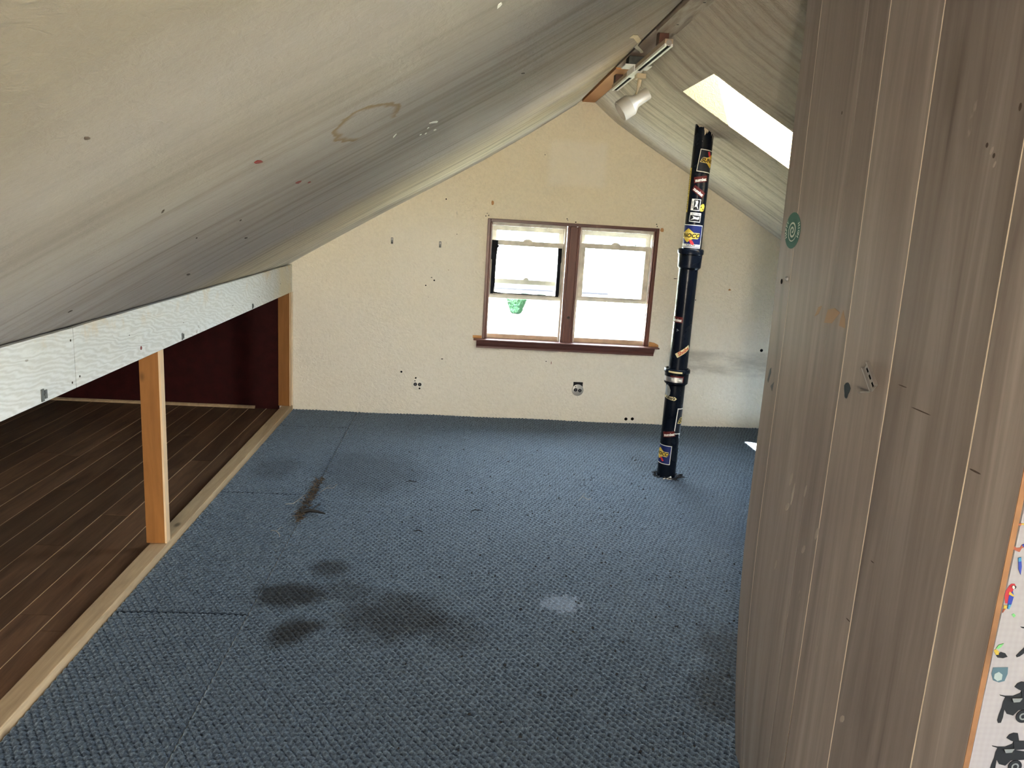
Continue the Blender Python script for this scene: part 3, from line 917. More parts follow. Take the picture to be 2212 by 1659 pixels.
# unseen rear window, added to light the far wall
rw = struct(empty('rear_fill_window', (0.57, YR, 0.5)), 'unseen window added in the rear gable as a light source')
for a in ((RW[0], RW[0] + 0.04, RW[2], RW[3]), (RW[1] - 0.04, RW[1], RW[2], RW[3])):
    MB().box(a[0], a[1], YR - 0.12, YR - 0.06, a[2], a[3]).build('stile', 'sash', rw)
xm = (RW[0] + RW[1]) / 2
MB().box(xm - 0.03, xm + 0.03, YR - 0.12, YR - 0.06, RW[2] + 0.0405, RW[3] - 0.0405).build('mullion', 'sash', rw)
for z0, z1 in ((RW[2], RW[2] + 0.04), (RW[3] - 0.04, RW[3])):
    MB().box(RW[0] + 0.0405, RW[1] - 0.0405, YR - 0.12, YR - 0.06, z0, z1).build('rail', 'sash', rw)
MB().box(RW[0] + 0.04, RW[1] - 0.04, YR - 0.092, YR - 0.088, RW[2] + 0.04, RW[3] - 0.04).build('pane', 'glass', rw)
portal('rear_fill_portal', (xm, YR - 0.17, (RW[2] + RW[3]) / 2), (0, 1, 0), RW[1] - RW[0], RW[3] - RW[2])

# ------------------------------------------------------------------ partition with panelling (right foreground)
PY0, PY1 = 0.990, 1.928
def px(y, z):
    b = 0.8035 + (0.020 * (1.2 - z) if z > 1.2 else 0.006 * (1.2 - z))
    bow = 0.085 * max(0.0, 0.8 - z) ** 2 * max(0.0, (y - 1.58) / 0.35)
    return b + bow
pt = struct(empty('wall_partition', (1.4, 1.45, 0)), 'partition faced with taupe wood panelling and white board at its end')
def top_at(x):
    return zprof(RP, x) if x > 0.879 else (2.31 if x > 0.745 else zprof(LP, x))
# solid core behind the panelling
mb = MB()
core = [(0.828, 1.004), (0.828, 1.60), (0.885, 1.92), (0.98, 1.92), (1.6, 1.92), (2.95, 1.92), (2.95, 1.004), (1.6, 1.004), (0.98, 1.004)]
bot = [(x, y, -0.012) for x, y in core]
topv = [(x, y, top_at(x) + 0.05) for x, y in core]
n = len(core)
mb.v = bot + topv
mb.f = [tuple(range(n)), tuple(reversed(range(n, 2 * n)))] + [((k + 1) % n, k, n + k, n + (k + 1) % n) for k in range(n)]
mb.build('core', 'groove', pt)
def panel_strip(name, y0, y1, d0, d1, mat, z0=0.0, z1=2.36, nz=26, ny=2, bevel=0.0):
    """strip that follows the bowed sheet; d0..d1 is depth behind the face"""
    mb = MB()
    zs = [z0 + (z1 - z0) * k / nz for k in range(nz + 1)]
    yy = [y0 + (y1 - y0) * k / ny for k in range(ny + 1)]
    idx = {}
    for di, d in enumerate((d0, d1)):
        for zi, z in enumerate(zs):
            for yi, y in enumerate(yy):
                idx[di, zi, yi] = len(mb.v)
                mb.v.append((px(y, z) + d, y, z))
    for zi in range(nz):
        for yi in range(ny):
            mb.f.append((idx[0, zi, yi], idx[0, zi, yi + 1], idx[0, zi + 1, yi + 1], idx[0, zi + 1, yi]))
            mb.f.append((idx[1, zi, yi], idx[1, zi + 1, yi], idx[1, zi + 1, yi + 1], idx[1, zi, yi + 1]))
        for yi in (0, ny):
            a = (idx[0, zi, yi], idx[0, zi + 1, yi], idx[1, zi + 1, yi], idx[1, zi, yi])
            mb.f.append(a if yi == 0 else tuple(reversed(a)))
    for zi in (0, nz):
        for yi in range(ny):
            mb.f.append((idx[0, zi, yi], idx[1, zi, yi], idx[1, zi, yi + 1], idx[0, zi, yi + 1]))
    return mb.build(name, mat, pt, smooth='angle')
gy = [PY0, 1.105, 1.355, 1.535, 1.622, 1.845, PY1]
gw = [0.0, 0.0040, 0.0038, 0.0036, 0.0012, 0.0030, 0.0]
panel_strip('backing_sheet', PY0 + 0.001, PY1 - 0.004, 0.0009, 0.0095, 'groove')
for k in range(6):
    panel_strip('panel_board', gy[k] + gw[k] / 2, gy[k + 1] - gw[k + 1] / 2, 0.0, 0.0008, 'panel')
# raw edge of the hardboard sheet at the near end
panel_strip('sheet_edge', PY0 - 0.0012, PY0 - 0.0001, 0.0004, 0.0092, 'hardboard', ny=1)
# white end face
mb = MB()
wf = [(0.822, -0.012), (2.95, -0.012), (2.95, top_at(2.95) + 0.02), (1.6, top_at(1.6) + 0.02), (0.879, 2.32), (0.822, 2.31)]
mb.prism(wf, 0.996, 1.0035, 'y')
mb.build('end_board', 'whiteface', pt)

def face_sticker(name, layers, label=None, parent=pt, y=0.996):
    """flat decals on the white end board: layers of (polygon in x,z ; material)"""
    root = None
    for i, (pts, mat) in enumerate(layers):
        mat = 'f' + mat[1:]
        o = MB().prism(pts, y - 0.0004 - 0.00025 * i, y - 0.0001, 'y').build(name if root is None else 'printed_shape', mat, parent if root is None else root)
        if root is None:
            root = o
            if label:
                o['label'] = label
    return root
def circ(cx, cz, r, n=20):
    return [(cx + r * math.cos(2 * math.pi * k / n), cz + r * math.sin(2 * math.pi * k / n)) for k in range(n)]
bike = [(0.8458, 0.8347), (0.8553, 0.8329), (0.8679, 0.8331), (0.8783, 0.8382), (0.8798, 0.8438), (0.8848, 0.8354), (0.8857, 0.8268), (0.9018, 0.8247), (0.9049, 0.8099), (0.8822, 0.8083), (0.875, 0.7988), (0.864, 0.8018), (0.859, 0.8091), (0.8595, 0.7956), (0.858, 0.7861), (0.8535, 0.7855), (0.8509, 0.7905), (0.8516, 0.8004), (0.8537, 0.8127), (0.854, 0.8226), (0.8558, 0.8304), (0.8473, 0.833)]
helmet = [(0.867, 0.8485), (0.8703, 0.8546), (0.8765, 0.8576), (0.8837, 0.8568), (0.8888, 0.8428), (0.8797, 0.8421), (0.8748, 0.8437), (0.8684, 0.8473)]
for dx, dz in ((0, 0), (0.0055, -0.0885), (0.0105, -0.177)):
    sh = lambda P: [(x + dx, z + dz) for x, z in P]
    face_sticker('sticker', [(sh(bike), 's_inkblack'), (sh(helmet), 's_inkblack'), (sh([(0.879, 0.8430), (0.905, 0.8440), (0.908, 0.8300), (0.884, 0.8270)]), 's_inkblack'),
                             (sh(circ(0.8908, 0.7981, 0.0112)), 's_inkblack'), (sh(circ(0.8908, 0.7981, 0.0062, 14)), 's_grey'), (sh(circ(0.8908, 0.7981, 0.0035, 10)), 's_inkblack'),
                             (sh([(0.8665, 0.8290), (0.8830, 0.8300), (0.8800, 0.8235), (0.8700, 0.8225)]), 's_grey')], 'black silhouette sticker of a rider on a motorbike')
face_sticker('sticker', [([(0.8247, 1.0147), (0.8274, 1.0177), (0.8322, 1.0179), (0.8348, 1.0138), (0.8325, 1.0103), (0.8319, 1.0069), (0.8293, 0.9976), (0.8273, 0.9861), (0.824, 0.986), (0.8205, 0.9974), (0.8209, 1.0066)], 's_red'),
                         ([(0.8314, 1.0069), (0.8349, 0.9978), (0.8339, 0.9862), (0.8318, 0.9769), (0.8291, 0.9773), (0.8273, 0.9884), (0.8271, 0.9976)], 's_blue'),
                         ([(0.8266, 1.0056), (0.8353, 0.9989), (0.8338, 0.9973), (0.826, 1.001)], 's_yellow'),
                         ([(0.8222, 0.9836), (0.8275, 0.9826), (0.8269, 0.9773), (0.8227, 0.9779)], 's_yellow'),
                         ([(0.8224, 0.9772), (0.8258, 0.9772), (0.8224, 0.9709)], 's_rust'),
                         ([(0.8285, 0.9850), (0.8330, 0.9850), (0.8312, 0.9780), (0.8288, 0.9780)], 's_sky'),
                         ([(0.8283, 1.0147), (0.8305, 1.0155), (0.8329, 1.0126), (0.8313, 1.0100), (0.8289, 1.0115)], 's_white'),
                         ([(0.8326, 1.0150), (0.8346, 1.0140), (0.8335, 1.0105)], 's_black')], 'sticker of a perched red and blue parrot')
face_sticker('sticker', [([(0.8129, 1.0774), (0.8171, 1.0782), (0.8233, 1.0744), (0.8287, 1.075), (0.8299, 1.0795), (0.836, 1.082), (0.8389, 1.0783), (0.8312, 1.0736), (0.8291, 1.0679), (0.8256, 1.0689), (0.8184, 1.072)], 's_rust'),
                         ([(0.8299, 1.0795), (0.836, 1.082), (0.8389, 1.0783), (0.8330, 1.0760)], 's_blue'),
                         ([(0.8288, 1.0589), (0.8329, 1.0602), (0.837, 1.0457), (0.838, 1.0326), (0.8331, 1.041)], 's_blue'),
                         ([(0.8288, 1.0589), (0.8329, 1.0602), (0.8345, 1.0540), (0.8300, 1.0530)], 's_sky')], 'sticker of a flying parrot with a blue tail')
face_sticker('sticker', [([(0.8268, 0.9005), (0.8335, 0.9066), (0.8407, 0.9044), (0.8457, 0.8986), (0.839, 0.896), (0.8298, 0.897)], 's_inkblack'),
                         ([(0.8218, 0.9087), (0.8247, 0.9112), (0.8299, 0.9077), (0.8306, 0.9018), (0.8261, 0.9017)], 's_yellow'),
                         ([(0.8244, 0.9124), (0.8277, 0.9183), (0.835, 0.9209), (0.8318, 0.9149), (0.828, 0.9113)], 's_lime')], 'sticker of a black toucan with a green beak')
face_sticker('sticker', [([(0.8264, 0.8802), (0.85, 0.8812), (0.8516, 0.8699), (0.8491, 0.8578), (0.8405, 0.8552), (0.8307, 0.8586), (0.8258, 0.8694)], 's_slate'),
                         ([(0.8308, 0.8695), (0.8368, 0.8732), (0.8435, 0.8686), (0.8441, 0.8601), (0.8377, 0.8576), (0.8311, 0.8623)], 's_paleblue')], 'small slate blue sticker with a pale curl')
face_sticker('sticker', [([(0.855, 0.9491), (0.8700, 0.9476), (0.8721, 0.9400), (0.8690, 0.9440), (0.8578, 0.9469)], 's_inkblack'),
                         ([(0.8725, 0.9194), (0.8583, 0.9012), (0.86, 0.8982), (0.8643, 0.8997), (0.8838, 0.9175), (0.8838, 0.9400), (0.8721, 0.9440)], 's_inkblack')], 'black silhouette sticker of a leaping figure')
face_sticker('sticker', [([(0.8377, 0.9678), (0.8406, 0.9702), (0.8446, 0.9668), (0.842, 0.9633)], 's_lime')])
face_sticker('sticker', [([(0.8200, 1.1120), (0.8300, 1.1130), (0.8420, 1.1110), (0.8420, 1.1080), (0.8250, 1.1100), (0.8200, 1.1095)], 's_yellow'), ([(0.8185, 1.1120), (0.8225, 1.1130), (0.8225, 1.1085), (0.8190, 1.1090)], 's_rust')])

def panel_decal(name, pts, mat, lift=0.0006, parent=pt, label=None, d=0.0):
    """polygon in (y,z) laid on the panelling"""
    n = len(pts)
    mb = MB()
    mb.v = [(px(y, z) - lift - d, y, z) for y, z in pts] + [(px(y, z) - 0.00005 - d * 0.9, y, z) for y, z in pts]
    mb.f = [tuple(range(n)), tuple(reversed(range(n, 2 * n)))] + [((k + 1) % n, k, n + k, n + (k + 1) % n) for k in range(n)]
    o = mb.build(name, mat, parent)
    if label:
        o['label'] = label
    return o
# round green sticker with a spiral
SY, SZ, SR = 1.862, 1.510, 0.0435
gs = panel_decal('sticker', [(SY + SR * math.cos(a), SZ + SR * math.sin(a)) for a in np.linspace(0, 2 * math.pi, 40, endpoint=False)], 's_green', label='round dark green sticker with a pale spiral')
mb = MB()
N = 60
for k in range(N):
    for kk in (k, k + 1):
        t = kk / N
        a = -2.2 + t * 4.6 * math.pi
        r = 0.0015 + 0.0245 * t
        w = 0.0012 + 0.0036 * min(1, (1 - t) * 2.2 + 0.15)
        for rr in (r - w / 2, r + w / 2):
            # the sheet is seen with far y on the left, so mirror y
            mb.v.append((px(SY, SZ) - 0.0011, SY - rr * math.cos(a), SZ - 0.001 + rr * math.sin(a) * 1.02))
    i = 4 * k
    mb.f.append((i, i + 1, i + 3, i + 2))
mb.build('spiral', 's_palegreen', gs, recalc=False)
def arc_text(txt, size, a0, a1, mat):
    for k, ch in enumerate(txt):
        vs, fs = text_mesh(ch, size, bold=0.0004)
        a = math.radians(a0 + (a1 - a0) * (k / max(1, len(txt) - 1)))
        rr = SR * 0.82
        mb = MB()
        for x, y in vs:
            # local frame: up is outward
            ex, ez = math.cos(a), math.sin(a)
            X = rr * ex + y * ex + x * ez
            Zz = rr * ez + y * ez - x * ex
            mb.v.append((px(SY, SZ) - 0.0011, SY - X, SZ + Zz))
        mb.f = fs
        mb.build('letter', mat, gs, recalc=False)
arc_text('HAPPY', 0.0135, 205, 150, 's_palegreen')
arc_text("TWIST'D", 0.0135, 118, 62, 's_palegreen')
arc_text('HIGH', 0.0135, 25, -18, 's_palegreen')
# other marks on the panelling
panel_decal('screw_hole', [(1.893 + 0.006 * math.cos(a), 1.384 + 0.0065 * math.sin(a)) for a in np.linspace(0, 2 * math.pi, 12, endpoint=False)], 'black')
MB().lathe([(0, 0.006), (0.003, 0.0055), (0.006, 0.002)], (px(1.861, 1.39), 1.861, 1.393), (-1, 0, 0.2), 10).build('screw', 'silver', pt)
panel_decal('paint_blot', [(1.503 + 0.012 * math.cos(a) * (1 + 0.3 * math.sin(3 * a)), 1.193 + 0.017 * math.sin(a)) for a in np.linspace(0, 2 * math.pi, 14, endpoint=False)], 'teal', label='black paint blot')
panel_decal('paint_blot', [(1.909, 1.128), (1.902, 1.158), (1.895, 1.163), (1.893, 1.150), (1.903, 1.122)], 'teal')
panel_decal('paint_blot', [(1.885, 1.117), (1.868, 1.131), (1.872, 1.106)], 'teal')
panel_decal('tape_patch', [(1.640, 1.315), (1.605, 1.318), (1.592, 1.330), (1.575, 1.345), (1.600, 1.352), (1.630, 1.345)], 'tanpatch', label='torn tan tape patch')
panel_decal('tape_patch', [(1.572, 1.318), (1.545, 1.316), (1.550, 1.335), (1.562, 1.352), (1.568, 1.335)], 'tanpatch')
panel_decal('tape_patch', [(1.690, 1.322), (1.672, 1.330), (1.660, 1.350), (1.676, 1.345)], 'tanpatch')
for y, z, a, b in ((1.70, 0.93, .008, .018), (1.68, 0.90, .006, .03), (1.70, 0.86, .010, .012), (1.62, 0.93, .005, .016), (1.54, 0.86, .008, .016), (1.59, 0.80, .008, .012), (1.72, 0.70, .005, .014), (1.47, 0.62, .006, .01), (1.33, 0.55, .008, .010), (1.172, 1.643, .004, .006), (1.160, 1.622, .003, .005)):
    panel_decal('pale_scuff', [(y + a * math.cos(t + 0.6), z + b * math.sin(t)) for t in np.linspace(0, 2 * math.pi, 7, endpoint=False)], 'palescuff', 0.0003)
for y, z, a, b in ((1.31, 1.245, .014, .0010), (1.245, 1.215, .030, .0012), (1.365, 0.75, .008, .0013), (1.315, 0.90, .006, .0010), (1.68, 1.76, .002, .004), (1.185, 1.652, .003, .004), (1.165, 1.635, .003, .004), (1.125, 1.70, .003, .006), (1.085, 1.16, .014, .0016)):
    panel_decal('dark_scuff', [(y + a * math.cos(t), z + b * math.sin(t)) for t in np.linspace(0, 2 * math.pi, 8, endpoint=False)], 'darkscuff', 0.0003)
# metal latch keeper hanging on a nail
lk = MB()
c = Vector((px(1.417, 1.24), 1.417, 1.240))
def kp(u, w, d):
    ca, sa = math.cos(0.85), math.sin(0.85)
    return (c.x - d, c.y - (u * ca - w * sa), c.z + u * sa + w * ca)
def kbox(mb, u0, u1, w0, w1, d0, d1):
    i = len(mb.v)
    mb.v += [kp(u, w, d) for d in (d0, d1) for w in (w0, w1) for u in (u0, u1)]
    for q in ((0, 2, 3, 1), (4, 5, 7, 6), (0, 1, 5, 4), (2, 6, 7, 3), (0, 4, 6, 2), (1, 3, 7, 5)):
        mb.f.append(tuple(i + k for k in q))
mb = MB()
kbox(mb, -0.011, 0.011, -0.028, 0.028, 0.0008, 0.0025)
kbox(mb, -0.011, -0.008, -0.028, 0.028, 0.0025, 0.008)
kbox(mb, 0.008, 0.011, -0.028, 0.028, 0.0025, 0.008)
kp_o = mb.build('latch_keeper', 'silver', pt)
kp_o['label'] = 'small bent silver latch keeper'
for w in (-0.018, 0.0, 0.017):
    mb = MB()
    kbox(mb, -0.004, 0.004, w - 0.005, w + 0.005, 0.0026, 0.0032)
    mb.build('slot', 'black', kp_o)
MB().tube([(c.x, c.y, c.z - 0.030), (c.x - 0.022, c.y - 0.004, c.z - 0.031)], 0.0022, 8).build('nail', 'silver', kp_o)

# ------------------------------------------------------------------ vent pipe with stickers
PX, PYY, PR = 1.31, 4.4297, 0.0535
pipe = thing(empty('vent_pipe', (PX, PYY, 0.0)), 'black cast iron vent pipe plastered with stickers', 'pipe')
lowp = MB().lathe([(-0.011, 0.056), (0.60, 0.056)], (PX - 0.004, PYY, 0), (0, 0, 1), 40).build('lower_pipe', 'pipe', pipe, smooth='angle')
midp = MB().lathe([(0.60, 0.0545), (1.29, 0.0545)], (PX - 0.001, PYY, 0), (0, 0, 1), 40).build('middle_pipe', 'pipe', pipe, smooth='angle')
upp_ = MB().lathe([(1.30, 0.0535), (2.12, 0.0535)], (PX + 0.005, PYY, 0), (0, 0, 1), 40).build('upper_pipe', 'pipe', pipe, smooth='angle')
MB().lathe([(1.268, 0.0546), (1.280, 0.066), (1.352, 0.068), (1.357, 0.0735), (1.378, 0.0735), (1.386, 0.069), (1.386, 0.054)], (PX + 0.001, PYY, 0), (0, 0, 1), 40).build('upper_hub', 'pipe', pipe, smooth='angle')
MB().lathe([(0.583, 0.0562), (0.596, 0.070), (0.655, 0.071), (0.660, 0.0765), (0.676, 0.0765), (0.682, 0.072), (0.682, 0.0635), (0.670, 0.0635), (0.670, 0.0548)], (PX - 0.004, PYY, 0), (0, 0, 1), 40).build('lower_hub', 'pipe', pipe, smooth='angle')
PHI0 = math.atan2(-PYY, -PX)
def wrap_obj(name, verts, faces, mat, parent, z0, u0, rot, R, cx=PX, lift=0.0006):
    c_, s_ = math.cos(rot), math.sin(rot)
    bm = bmesh.new()
    bv = [bm.verts.new((u0 + x * c_ - y * s_, 0.0, z0 + x * s_ + y * c_)) for x, y in verts]
    for f in faces:
        try:
            bm.faces.new([bv[i] for i in f])
        except ValueError:
            pass
    us = [v.co.x for v in bm.verts]
    lo, hi = min(us), max(us)
    k = math.floor(lo / 0.005) + 1
    while k * 0.005 < hi:                       # slice so that the print bends round the pipe
        bmesh.ops.bisect_plane(bm, geom=list(bm.verts) + list(bm.edges) + list(bm.faces), plane_co=(k * 0.005, 0, 0), plane_no=(1, 0, 0))
        k += 1
    for v in bm.verts:
        a = PHI0 + v.co.x / R
        v.co = (cx + (R + lift) * math.cos(a), PYY + (R + lift) * math.sin(a), v.co.z)
    me = bpy.data.meshes.new(name)
    bm.to_mesh(me)
    bm.free()
    o = bpy.data.objects.new(name, me)
    COL.objects.link(o)
    me.materials.append(MAT[mat])
    adopt(o, parent)
    return o
def gridpoly(w, h, nx=14, ny=2):
    vs = [(-w / 2 + w * i / nx, -h / 2 + h * j / ny) for j in range(ny + 1) for i in range(nx + 1)]
    fs = [(j * (nx + 1) + i, j * (nx + 1) + i + 1, (j + 1) * (nx + 1) + i + 1, (j + 1) * (nx + 1) + i) for j in range(ny) for i in range(nx)]
    return vs, fs
def fanpoly(pts, strips=8):
    """convex polygon sliced into vertical strips so that it can bend round the pipe"""
    xs = [p[0] for p in pts]
    x0, x1 = min(xs), max(xs)
    vs, fs = [], []
    def span(x):
        ys = []
        for (ax, ay), (bx, by) in zip(pts, pts[1:] + pts[:1]):
            if (ax <= x <= bx) or (bx <= x <= ax):
                if abs(bx - ax) < 1e-9:
                    ys += [ay, by]
                else:
                    ys.append(ay + (by - ay) * (x - ax) / (bx - ax))
        return (min(ys), max(ys)) if ys else (0, 0)
    for k in range(strips + 1):
        x = x0 + (x1 - x0) * k / strips
        lo, hi = span(min(max(x, x0 + 1e-6), x1 - 1e-6))
        vs += [(x, lo), (x, hi)]
    for k in range(strips):
        i = 2 * k
        fs.append((i, i + 2, i + 3, i + 1))
    return vs, fs
def shift(vf, dx, dy):
    return [(x + dx, y + dy) for x, y in vf[0]], vf[1]
def dense(vf, maxw=0.006):
    return vf
def sunoco(z0, u0, rot, R, cx, h=0.122, base='s_navy', flip=False, foot=True, parent=None):
    w = h * 1.30
    st = wrap_obj('sticker', *gridpoly(w, h, 20), 's_white', pipe, z0, u0, rot, R, cx, 0.0005)
    st['label'] = 'square fuel brand sticker with a yellow diamond and red arrow'
    def add(vf, mat, lift, name='printed_shape'):
        wrap_obj(name, *vf, mat, st, z0, u0, rot, R, cx, lift)
    add(gridpoly(w * 0.955, h * 0.935, 20), base, 0.0008)
    k = h / 0.122
    dia = [(-0.052 * k, 0.004 * k), (0.0, 0.041 * k), (0.052 * k, 0.004 * k), (0.0, -0.033 * k)]
    add(fanpoly(dia, 14), 's_yellow', 0.0011)
    ban = [(-0.070 * k, -0.010 * k), (-0.060 * k, 0.019 * k), (0.063 * k, 0.019 * k), (0.070 * k, 0.006 * k), (0.056 * k, -0.013 * k)]
    add(fanpoly(ban, 18), 's_cream', 0.0014)
    ban2 = [(x * 0.965, 0.003 * k + (y - 0.003 * k) * 0.86) for x, y in ban]
    add(fanpoly(ban2, 18), 's_yellow', 0.0016)
    tv = text_mesh('SUNOCO', 0.030 * k, shear=0.25, bold=0.0011 * k, spacing=1.02)
    add(shift(tv, 0, 0.003 * k), 's_black', 0.0019, 'lettering')
    if flip:
        ar = [(-0.036 * k, 0.050 * k), (-0.022 * k, 0.054 * k), (-0.008 * k, 0.026 * k), (-0.026 * k, 0.028 * k)]
    else:
        ar = [(0.008 * k, -0.018 * k), (0.026 * k, -0.020 * k), (0.040 * k, -0.040 * k), (0.030 * k, -0.046 * k), (0.018 * k, -0.036 * k)]
    add(fanpoly(ar, 8), 's_red', 0.0013)
    if foot:
        add(shift(gridpoly(w * 0.93, 0.013 * k, 20), 0, -0.0475 * k), 's_white', 0.0012)
        add(shift(text_mesh('NASCAR', 0.013 * k, shear=0.3, bold=0.0004), 0.02 * k, -0.0475 * k), 's_black', 0.0016, 'lettering')
    return st
sunoco(1.868, 0.064, -0.10, 0.0535, PX + 0.005, 0.122, 's_dnavy', True, False)
sunoco(1.457, -0.031, -0.02, 0.0535, PX + 0.005, 0.130, 's_navy', False, True)
sunoco(0.155, -0.060, -0.02, 0.056, PX - 0.004, 0.118, 's_navy', False, False)
sunoco(0.362, 0.128, -0.06, 0.056, PX - 0.004, 0.160, 's_dnavy', False, False)
def zumiez(z0, u0, rot, R, cx, w=0.078, h=0.034):
    st = wrap_obj('sticker', *gridpoly(w, h, 12), 's_maroon', pipe, z0, u0, rot, R, cx, 0.0005)
    st['label'] = 'dark red shop sticker with white lettering'
    wrap_obj('lettering', *shift(text_mesh('zumiez', w * 0.30, bold=0.0009 * w / 0.078, spacing=0.98), 0, -0.003), 's_white', st, z0, u0, rot, R, cx, 0.0011)
    return st
zumiez(1.772, 0.010, 0.17, 0.0535, PX + 0.005)
zumiez(1.705, 0.004, -0.60, 0.0535, PX + 0.005)
zumiez(0.976, -0.040, 0.0, 0.0545, PX - 0.001)
zumiez(0.628, 0.004, -0.03, 0.0708, PX - 0.004, 0.082, 0.036)
zumiez(0.285, -0.008, 0.20, 0.056, PX - 0.004)
wrap_obj('clamp_band', *gridpoly(0.20, 0.030, 26), 'silver', pipe, 0.622, -0.06, 0, 0.0712, PX - 0.004, 0.0003)['label'] = 'silver clamp band'
wrap_obj('sticker', *gridpoly(0.085, 0.010, 12), 's_cream', pipe, 0.668, -0.010, -0.02, 0.0766, PX - 0.004, 0.0004)
def surfride(z0, u0, rot, w=0.064, h=0.052):
    st = wrap_obj('sticker', *gridpoly(w, h, 10), 's_white', pipe, z0, u0, rot, 0.0535, PX + 0.005, 0.0005)
    st['label'] = 'white surf brand sticker with a black emblem box'
    def add(vf, mat, lift, name='printed_shape'):
        wrap_obj(name, *vf, mat, st, z0, u0, rot, 0.0535, PX + 0.005, lift)
    add(shift(gridpoly(w * 0.9, h * 0.64, 10), 0, -h * 0.11), 's_black', 0.0009)
    add(shift(text_mesh('surf ride', 0.0125, bold=0.0002), 0, h * 0.355), 's_black', 0.0009, 'lettering')
    for p in ([(-0.027, -0.018), (-0.005, -0.002), (0.002, -0.008)], [(-0.015, 0.006), (0.026, -0.004), (0.022, -0.012), (-0.005, -0.009)], [(0.0, -0.003), (0.026, 0.006), (0.024, -0.001)]):
        add(fanpoly(p, 5), 's_white', 0.0013)
surfride(1.632, -0.004, 1.53)
surfride(1.563, 0.000, -0.05)
yb = wrap_obj('sticker', *fanpoly([(-0.014, -0.018), (-0.016, 0.004), (-0.006, 0.019), (0.010, 0.021), (0.017, 0.008), (0.015, -0.010), (0.008, -0.020), (-0.006, -0.021)], 8), 's_yellow', pipe, 1.618, 0.036, 0, 0.0535, PX + 0.005, 0.0010)
yb['label'] = 'yellow skull sticker'
for dx, dy in ((-0.008, 0.002), (0.005, -0.010)):
    wrap_obj('printed_shape', *fanpoly([(dx - 0.004, dy), (dx, dy + 0.006), (dx + 0.004, dy), (dx, dy - 0.006)], 4), 's_black', yb, 1.618, 0.036, 0, 0.0535, PX + 0.005, 0.0014)
ys = wrap_obj('sticker', *gridpoly(0.030, 0.245, 6, 8), 's_yellow', pipe, 1.712, -0.072, 0.0, 0.0535, PX + 0.005, 0.0005)
ys['label'] = 'long yellow sticker with black upright lettering'
wrap_obj('lettering', *text_mesh("SCHOOL'S OPEN", 0.026, bold=0.0006, spacing=1.12), 's_black', ys, 1.712, -0.072, -math.pi / 2, 0.0535, PX + 0.005, 0.0010)
so = wrap_obj('sticker', *gridpoly(0.098, 0.027, 14), 's_cream', pipe, 0.792, 0.022, 0.62, 0.0545, PX - 0.001, 0.0005)
so['label'] = 'cream sticker with orange script'
wrap_obj('lettering', *text_mesh('Shobe', 0.030, shear=0.2, bold=0.0014), 's_rust', so, 0.792, 0.022, 0.62, 0.0545, PX - 0.001, 0.0010)
sy = wrap_obj('sticker', *fanpoly([(-0.045, -0.006), (-0.040, 0.010), (0.0, 0.008), (0.030, 0.012), (0.044, 0.002), (0.034, -0.012), (0.0, -0.010)], 14), 's_cream', pipe, 0.508, -0.028, -0.10, 0.056, PX - 0.004, 0.0009)
sy['label'] = 'black and cream script sticker'
wrap_obj('lettering', *text_mesh("Nico's", 0.023, shear=0.2, bold=0.0012), 's_black', sy, 0.508, -0.026, -0.10, 0.056, PX - 0.004, 0.0014)
wrap_obj('sticker', *fanpoly([(0.026 * math.cos(t), 0.036 * math.sin(t)) for t in np.linspace(0, 2 * math.pi, 16, endpoint=False)], 8), 's_grey', pipe, 0.548, -0.052, 0.2, 0.056, PX - 0.004, 0.0005)['label'] = 'faded grey oval sticker'
em = wrap_obj('scratched_emblem', *text_mesh('A', 0.022), 's_grey', pipe, 0.915, -0.026, 0.5, 0.0545, PX - 0.001, 0.0005)
# paint drips at the ceiling and a torn ring of carpet at the floor
mb = MB()
for a0, w_, h_ in ((-0.55, 0.34, 0.012), (0.12, 0.16, 0.050), (0.30, 0.12, 0.030), (0.85, 0.07, 0.022), (1.10, 0.05, 0.060)):
    R = 0.0541
    i = len(mb.v)
    for q in range(7):
        aa = PHI0 + a0 + w_ * (q / 3 - 1)
        xx = PX + 0.005 + R * math.cos(aa)
        z = zprof(RP, xx)
        mb.v.append((xx, PYY + R * math.sin(aa), z + 0.01))
        mb.v.append((xx, PYY + R * math.sin(aa), z - h_ * random.uniform(0.25, 1.0) * (1 - abs(q / 3 - 1) * 0.6)))
    for q in range(6):
        mb.f.append((i + 2 * q, i + 2 * q + 2, i + 2 * q + 3, i + 2 * q + 1))
mb.build('ceiling_paint_splash', 'tape', pipe, recalc=False)
# torn collar where the pipe passes the carpet
mb = MB()
for k in range(26):
    a = 2 * math.pi * k / 26 + random.uniform(-0.1, 0.1)
    r0 = 0.062
    r1 = r0 + random.uniform(0.010, 0.028) + (0.03 if -0.7 < a % (2 * math.pi) - 5.6 < 0.7 else 0)
    p0 = Vector((PX - 0.004 + r0 * math.cos(a), PYY + r0 * math.sin(a), 0.006))
    p1 = Vector((PX - 0.004 + r1 * math.cos(a + 0.2), PYY + r1 * math.sin(a + 0.2), random.uniform(0.010, 0.022)))
    mb.tube([p0, (p0 + p1) / 2 + Vector((0, 0, 0.006)), p1], [0.005, 0.004, 0.002], 5)
thing(mb.build('carpet_fray_collar', 'crumb'), 'ragged black ring of torn carpet around the pipe foot', 'carpet fray')
mb = MB()
for dx, dy, h in ((-0.012, -0.064, 0.016), (0.004, -0.066, 0.024), (-0.03, -0.062, 0.010)):
    mb.prism([(PX + dx - 0.012, 0.004), (PX + dx + 0.012, 0.004), (PX + dx + 0.004, h + 0.004), (PX + dx - 0.007, h * 0.7 + 0.004)], PYY + dy - 0.004, PYY + dy, 'y')
thing(mb.build('plaster_crumb', 'whiteflake'), 'small pale plaster crumb at the pipe foot', 'crumb')

